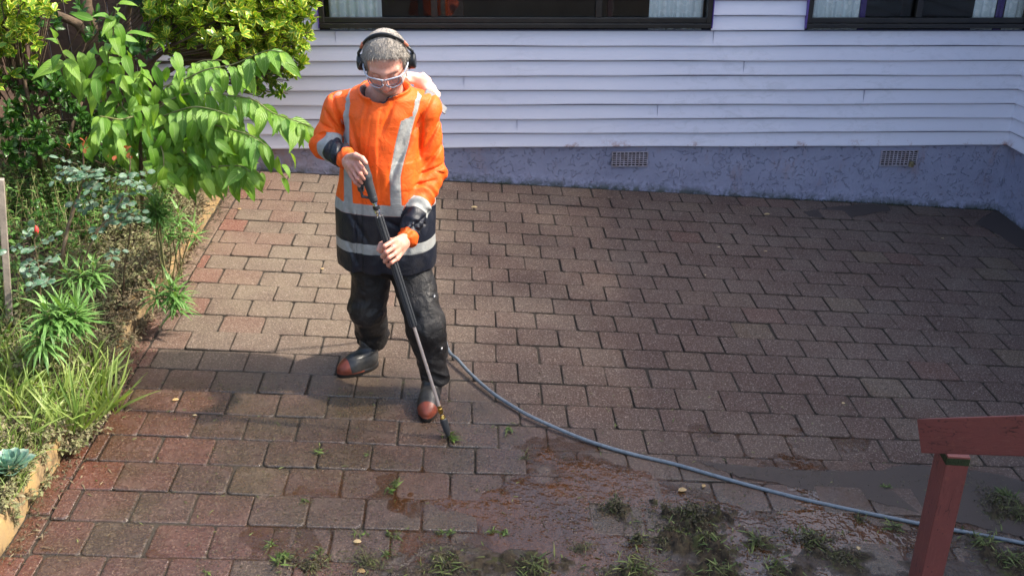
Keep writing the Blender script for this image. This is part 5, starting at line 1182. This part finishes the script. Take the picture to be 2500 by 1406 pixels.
L = grass(tuft_pts, 420, .26, [leaf_tpl(1, .05, 8, b, .3, 1.1, .25) for b in (.6, 1.4, 2.0)]); tag(L.build('grass_tufts', M['grass']), kind='stuff')

# --- succulent rosette at the left edge
def succulent():
    c = bed(24, 1145, .09); t = empty('succulent', c, 'blue-green succulent rosette on the edging at the left border', 'succulent'); L = Leaves(); n = 34; k = np.arange(n); th = k*2.4; f = np.sqrt(k/n); tp_ = leaf_tpl(1, .62, 5, -.5, .35, .35, .68)
    d = np.stack([np.cos(th)*(.15+f), np.sin(th)*(.15+f), 1.1-.95*f], -1); L.add(tp_, c+np.stack([np.cos(th)*.01, np.sin(th)*.01, (1-f)*.02], -1), d, Z3-d*.3, (.035+.055*f)*1.15, f); L.build('rosette', M['succ'], t)
    b = MB(); b.tube([c-np.array([0, 0, .12]), c+np.array([0, 0, .01])], .008, 8); b.build('stem', M['straw'], t, True)
succulent()
# --- stake
st0 = bed(26, 815); st1 = at(3, 462, st0[1]); sm = (st0+st1)/2; dz = Vector(st1-st0); b = MB(); b.obox(Matrix.Translation(Vector(sm))@dz.to_track_quat('Z', 'Y').to_matrix().to_4x4()@Matrix.Rotation(R(20), 4, 'Z'), .036, .030, dz.length+.1, .003)
tag(b.build('wooden_stake', M['stake']), 'weathered grey wooden stake standing upright at the left edge', 'stake')

# ================================================================ LOOSE THINGS ON THE PAVING
def onpav(px, py): p = gnd(px, py); return p
# low mounds of mud and moss
def mounds():
    xs = np.arange(-1.3, 2.7, .009); ys = np.arange(-4.4, -3.05, .009); X, Y = np.meshgrid(xs, ys, indexing='ij'); Hh = np.zeros_like(X)-.004
    for (px, py, r, h) in mudspots:
        c = onpav(px, py); a = np.arctan2(Y-c[1], X-c[0]); rr = r*(1+.35*np.sin(a*3+px)+.25*np.sin(a*5+py)); Hh = Hh+h*.72*np.exp(-(((X-c[0])/rr)**2+((Y-c[1])/(rr*.7))**2)*1.3)
    Hh = Hh-.006+.013*fbm2(X, Y, 4.5, 4, 1.1)*np.clip((-3.60-Y)/.3, 0, 1)*np.clip((X+.8)/.5, 0, 1)+.0065*np.clip((-3.68-Y)/.25, 0, 1)*np.clip((X+.7)/.5, 0, 1)+(np.abs(fbm2(X, Y, 26, 3))-.42)*.042*np.clip(Hh/.014, 0, 1)+.0035*fbm2(X, Y, 40, 2)
    Z = gz(X, Y)+np.clip(Hh, -.01, .08); V = np.stack([X, Y, Z], -1).reshape(-1, 3); n1, n2 = X.shape; I = np.arange(n1*n2).reshape(n1, n2); Fq = np.stack([I[:-1, :-1], I[1:, :-1], I[1:, 1:], I[:-1, 1:]], -1).reshape(-1, 4)
    keep = (Hh.reshape(-1)[Fq] > -.003).any(1); t = MT('mud_and_moss', rough=.5); c = t.mix(t.rng(t.noise(26, 5, .7), .38, .62), (.020, .014, .009, 1), (.085, .062, .034, 1)); c = t.mix(t.rng(t.noise(13, 5, .7), .52, .64, 0, .7), c, (.050, .062, .016, 1)); hm = t.rng(t.attr('mh'), .004, .011); c = t.mix(hm, t.mix(t.rng(t.noise(9, 5, .7), .35, .65), (.062, .034, .020, 1), (.034, .022, .015, 1)), c); t.set('Base Color', c); t.set('Roughness', t.mix(hm, t.rng(t.noise(20, 4), .35, .65, .06, .42), g(.8))); t.set('Specular IOR Level', t.mix(hm, g(.9), g(.3))); t.bump(t.noise(62, 5, .7), .8, .013)
    me = raw_mesh('mud_heaps', V, Fq[keep]); fattr(me, 'mh', Hh.reshape(-1)); tag(link('mud_heaps', me, t.m), kind='stuff')
# shredded turf and mud
mudspots = [(1500, 1245, .10, .035), (1690, 1270, .17, .05), (1640, 1300, .08, .02), (1720, 1330, .13, .045), (1620, 1325, .07, .02), (1850, 1330, .09, .03), (1560, 1320, .06, .02), (1985, 1325, .12, .025), (1300, 1395, .13, .035), (1090, 1385, .14, .02), (900, 1375, .12, .02), (760, 1385, .10, .015), (1550, 1400, .15, .04), (1750, 1400, .12, .03), (1900, 1390, .10, .025), (1420, 1340, .07, .015), (2060, 1370, .10, .02), (2180, 1290, .06, .012), (2440, 1230, .12, .03), (2480, 1260, .12, .03), (2400, 1330, .12, .02), (2470, 1380, .15, .03), (1280, 1120, .03, .008), (2100, 1270, .05, .01)]
mounds()
def debris(name, spots, dens, mat, tpls, size, flat=.4, sc=1.0):
    L = Leaves()
    for (px, py, r, h) in spots:
        c = onpav(px, py); n = int(dens*r*r*9000*3.5)+12; a = rng.uniform(0, 6.28, n); q = np.abs(rng.normal(size=n))*.5; lob = 1+.45*np.sin(a*3+px)+.3*np.sin(a*5+py); x = c[0]+np.cos(a)*q*r*lob*sc; y = c[1]+np.sin(a)*q*r*lob*.75*sc; z = gz(x, y)+.004+h*np.exp(-q*q*1.6)*rng.random(n)*1.3
        d = rnd(n)*np.array([1, 1, flat]); L.add(tpls[rng.integers(len(tpls))], np.stack([x, y, z], -1), d, Z3+rnd(n, .6), size*rng.uniform(.4, 1.4, n), rng.beta(2, 2, n))
    return L
tag(debris('mud', mudspots, 1.5, None, TPL_CR+TPL_NA, .017).build('shredded_turf', M['lf_mud'] if 'lf_mud' in M else M.setdefault('lf_mud', m_leaf('muddy_shreds', (.030, .022, .012, 1), (.110, .085, .045, 1), rough=.5, trans=.0))), kind='stuff')
tag(debris('g', mudspots, .2, None, TPL_GR+TPL_NA, .045).build('torn_grass', M['lf_torn'] if 'lf_torn' in M else M.setdefault('lf_torn', m_leaf('torn_grass_blade', (.060, .110, .020, 1), (.250, .270, .085, 1), rough=.5, trans=.1))), kind='stuff')
# scattered crumbs and stalks all over
def scatter(n, region, mat, tpls, size, name):
    L = Leaves(); P = region(n); z = gz(P[:, 0], P[:, 1])+.004; d = rnd(len(P))*np.array([1, 1, .08]); L.add(tpls[0], np.stack([P[:, 0], P[:, 1], z], -1), d, Z3+rnd(len(P), .25), size*rng.uniform(.3, 1.4, len(P)), rng.random(len(P))); tag(L.build(name, mat), kind='stuff')
scatter(900, lambda n: np.stack([rng.uniform(-.2, 3.6, n), -2.6-np.abs(rng.normal(size=n))*.55], -1), M['lf_mud'], TPL_CR, .014, 'soil_crumbs')
def specks(n):
    P = np.stack([rng.uniform(-.2, 4.1, n), rng.uniform(-3.6, -.1, n)], -1); return P[(fbm2(P[:, 0], P[:, 1], 3.0, 3, 6.2) > .45-.5*np.clip(-1.6-P[:, 1], 0, 1))]
scatter(5000, specks, M['lf_mud'], TPL_CR, .012, 'soil_crumbs')
def clus(n):
    P = np.stack([rng.uniform(-1.4, 2.6, n), rng.uniform(-4.4, -3.35, n)], -1); return P[(fbm2(P[:, 0], P[:, 1], 4.5, 3, 2.2) > .25-.5*np.clip(-3.7-P[:, 1], 0, .6))]
scatter(9000, clus, M['lf_mud'], TPL_CR, .011, 'soil_crumbs')
scatter(330, lambda n: np.stack([rng.uniform(-1.65, 2.5, n), rng.uniform(-4.3, -2.7, n)], -1), M['lf_torn'], TPL_NA, .026, 'torn_grass')
scatter(260, lambda n: np.stack([-1.74+np.abs(rng.normal(size=n))*.10, rng.uniform(-4.1, .1, n)], -1), M['lf_dead'], TPL_NA, .035, 'dead_stalks')
scatter(1500, lambda n: np.stack([-1.77+np.abs(rng.normal(size=n))*.045, rng.uniform(-4.1, .1, n)], -1), M['lf_mud'], TPL_CR, .018, 'soil_crumbs')
# moss strip along the foundation
def wallmoss():
    L = Leaves(); n = 2600; x = rng.uniform(-.3, 4.2, n); k = fbm2(x, x*0, 3.0, 3) > -.1; x = x[k]; n = len(x); y = YW-.016-np.abs(rng.normal(size=n))*.010; z = gz(x, y)+.002; L.add(TPL_CR[1], np.stack([x, y, z], -1), rnd(n)*np.array([1, .4, 1]), Z3+rnd(n, .5), .012*rng.uniform(.4, 1.4, n), rng.random(n))
    tag(L.build('wall_moss', M['lf_moss'] if 'lf_moss' in M else M.setdefault('lf_moss', m_leaf('moss', (.025, .030, .015, 1), (.060, .075, .025, 1), rough=.8, trans=.0))), kind='stuff')
wallmoss()
# green weed tufts (things)
def tuft(px, py, n, size, label, kind=0, group='small weed tufts on the wet paving'):
    c = onpav(px, py); L = Leaves(); size *= .85; ax_ = rnd(1)[0]*np.array([1, 1, 0])*.5
    for q in range(3):
        m_ = max(4, n//3); o_ = rnd(1, size*.35)[0]*np.array([1, 1, 0]); d = rnd(m_)*np.array([1, 1, .3])+ax_+np.array([0, 0, .35]); T4 = ((TPL_NA, TPL_GR, TPL_WE), (TPL_WE, TPL_NA, TPL_GR), (TPL_GR, TPL_GR, TPL_NA))[kind][q]
        L.add(T4[rng.integers(len(T4))], c+o_+rnd(m_, size*.2)*np.array([1, 1, .1])+np.array([0, 0, .006]), d, Z3+rnd(m_, .6), size*rng.uniform(.25, 1.15, m_)*(1.3 if T4 is not TPL_WE else .7), rng.beta(1.6, 2.4, m_))
    L.build('weed_tuft', M['lf_tuft']); o = L_last(); tag(o, label, 'weed', group)
def L_last(): return COL.objects[-1]
T_ = [(1105, 1067, 60, .055, 'green weed tuft being blasted at the tip of the nozzle', 0), (958, 1195, 46, .045, 'bright green weed upright in a joint left of the brown puddle', 1), (688, 1362, 70, .060, 'largest bright green weed clump at the bottom edge, left of centre', 1),
      (660, 1335, 26, .035, 'small weed tuft just above the largest weed clump', 1), (775, 1350, 36, .040, 'leafy weed right of the largest weed clump', 1), (878, 1305, 26, .040, 'spiky green weed below the two red bricks', 0), (955, 1305, 40, .040, 'lighter weed tuft beside the spiky green weed', 1), (944, 1350, 40, .040, 'weed tuft half sunk in mud under the lighter tuft', 1),
      (1085, 1300, 40, .045, 'weed with one long curled stem at the puddle rim', 1), (1190, 1305, 30, .035, 'short green weed, left one of a close pair', 1), (1228, 1305, 30, .035, 'short green weed, right one of a close pair', 1), (2455, 1215, 150, .060, 'dense grass clump right of the red-brown post', 2),
      (2165, 1190, 30, .032, 'small flat green weed left of the red-brown post', 1), (748, 1225, 14, .035, 'tiny pale weed in a joint above the red bricks', 0), (900, 1112, 18, .028, 'yellow-green moss tuft in a joint below the man', 1), (778, 1100, 26, .045, 'pale spidery root tuft left of the boots', 0), (1245, 1055, 22, .05, 'thin trailing weed stem right of the nozzle', 0), (500, 1400, 14, .03, 'tiny weed at the bottom left border', 1), (1815, 1395, 40, .05, 'green weed in the mud at the bottom', 1), (1000, 1290, 12, .02, 'tiny green shoot between brick rows', 1)]
for a in T_: tuft(*a)
# fallen leaves
def litter(px, py, label, s=.035, rot=0.0):
    c = onpav(px, py); L = Leaves(); L.add(TPL_RO[1] if s > .02 else TPL_WE[1], c+np.array([0, 0, .007]), [math.cos(rot), math.sin(rot), .12], [.1, -.1, 1], s, rng.random()); L.build('fallen_leaf', M['lf_litter']); tag(L_last(), label, 'leaf', 'fallen leaves on the paving')
for a in [(1655, 1200, 'orange-brown fallen leaf in the puddle below the hose', .045, .3), (1715, 1192, 'pale leaf scrap right of the orange-brown leaf', .03, 1.0), (862, 1325, 'tan curled leaf among the weeds at the bottom', .035, .1), (893, 1398, 'brown leaf at the bottom border', .04, 2.9), (1880, 525, 'pale twin leaf near the wall', .05, 3.0), (1150, 508, 'pale long leaf on the second row right of the man', .05, .1), (1752, 606, 'small cream leaf on dry bricks', .022, .4), (1873, 616, 'small cream leaf right of its twin on dry bricks', .024, 2.6), (1722, 675, 'cream flake on a row joint', .02, 1.5), (2055, 988, 'curled yellow leaf scrap left of the rail', .025, .6), (2305, 585, 'tan leaf near the damp corner', .028, 2.3), (420, 980, 'pale stick-like leaf in the shadow on the left', .035, .5), (470, 1016, 'pale yellow leaf below the stick-like leaf', .022, .0), (2095, 1345, 'cream leaf in the mud left of the post', .03, 1.2), (580, 513, 'brown leaf on the edging course', .03, .5), (785, 660, 'bright green fallen leaf left of the trousers', .03, 1.2)]: litter(*a)

# --- unseen tree added beyond the right wing to soften shade on the patio
def shade_tree():
    t = empty('added_shade_tree', (7.2, -2.5, -.3), 'unseen tree added beyond the right wing to filter the sun', 'tree'); L = Leaves(); n = 15000; h = rng.uniform(4.3, 6.6, n); y = rng.uniform(-6.4, 1.0, n)
    g_ = -.55-.55*np.clip((-2.6-y)/1.0, 0, 1.3)+np.abs(rng.beta(1.6, 1.3, n))*4.2+.25*fbm2(y, h, 1.2, 2); x = g_+h/math.tan(SUN_EL); k = (x > 4.75); P = np.stack([x, y, h], -1)[k]; n = len(P)
    L.add(leaf_tpl(1, .6, 2, .3, .1, 2, .5), P, rnd(n), rnd(n)+sd_np*1.2, rng.uniform(.10, .17, n), rng.random(n)); L.build('crown', M['lf_dark'], t)
    b = MB(); b.tube([(8.3, -2.5, -.3), (8.2, -2.4, 2), (8.1, -2.6, 4.5), (8.0, -2.5, 6.2)], [.22, .18, .12, .04], 10)
    for k in range(9): e = P[rng.integers(n)]; b.tube([(8.15, -2.5, 2.8+.25*k), (np.array([8.1, -2.5, 3.8+.2*k])+e)/2, e], [.07, .04, .012], 6)
    b.build('trunk', M['bark'], t, True)
sd_np = np.array(sd)
shade_tree()
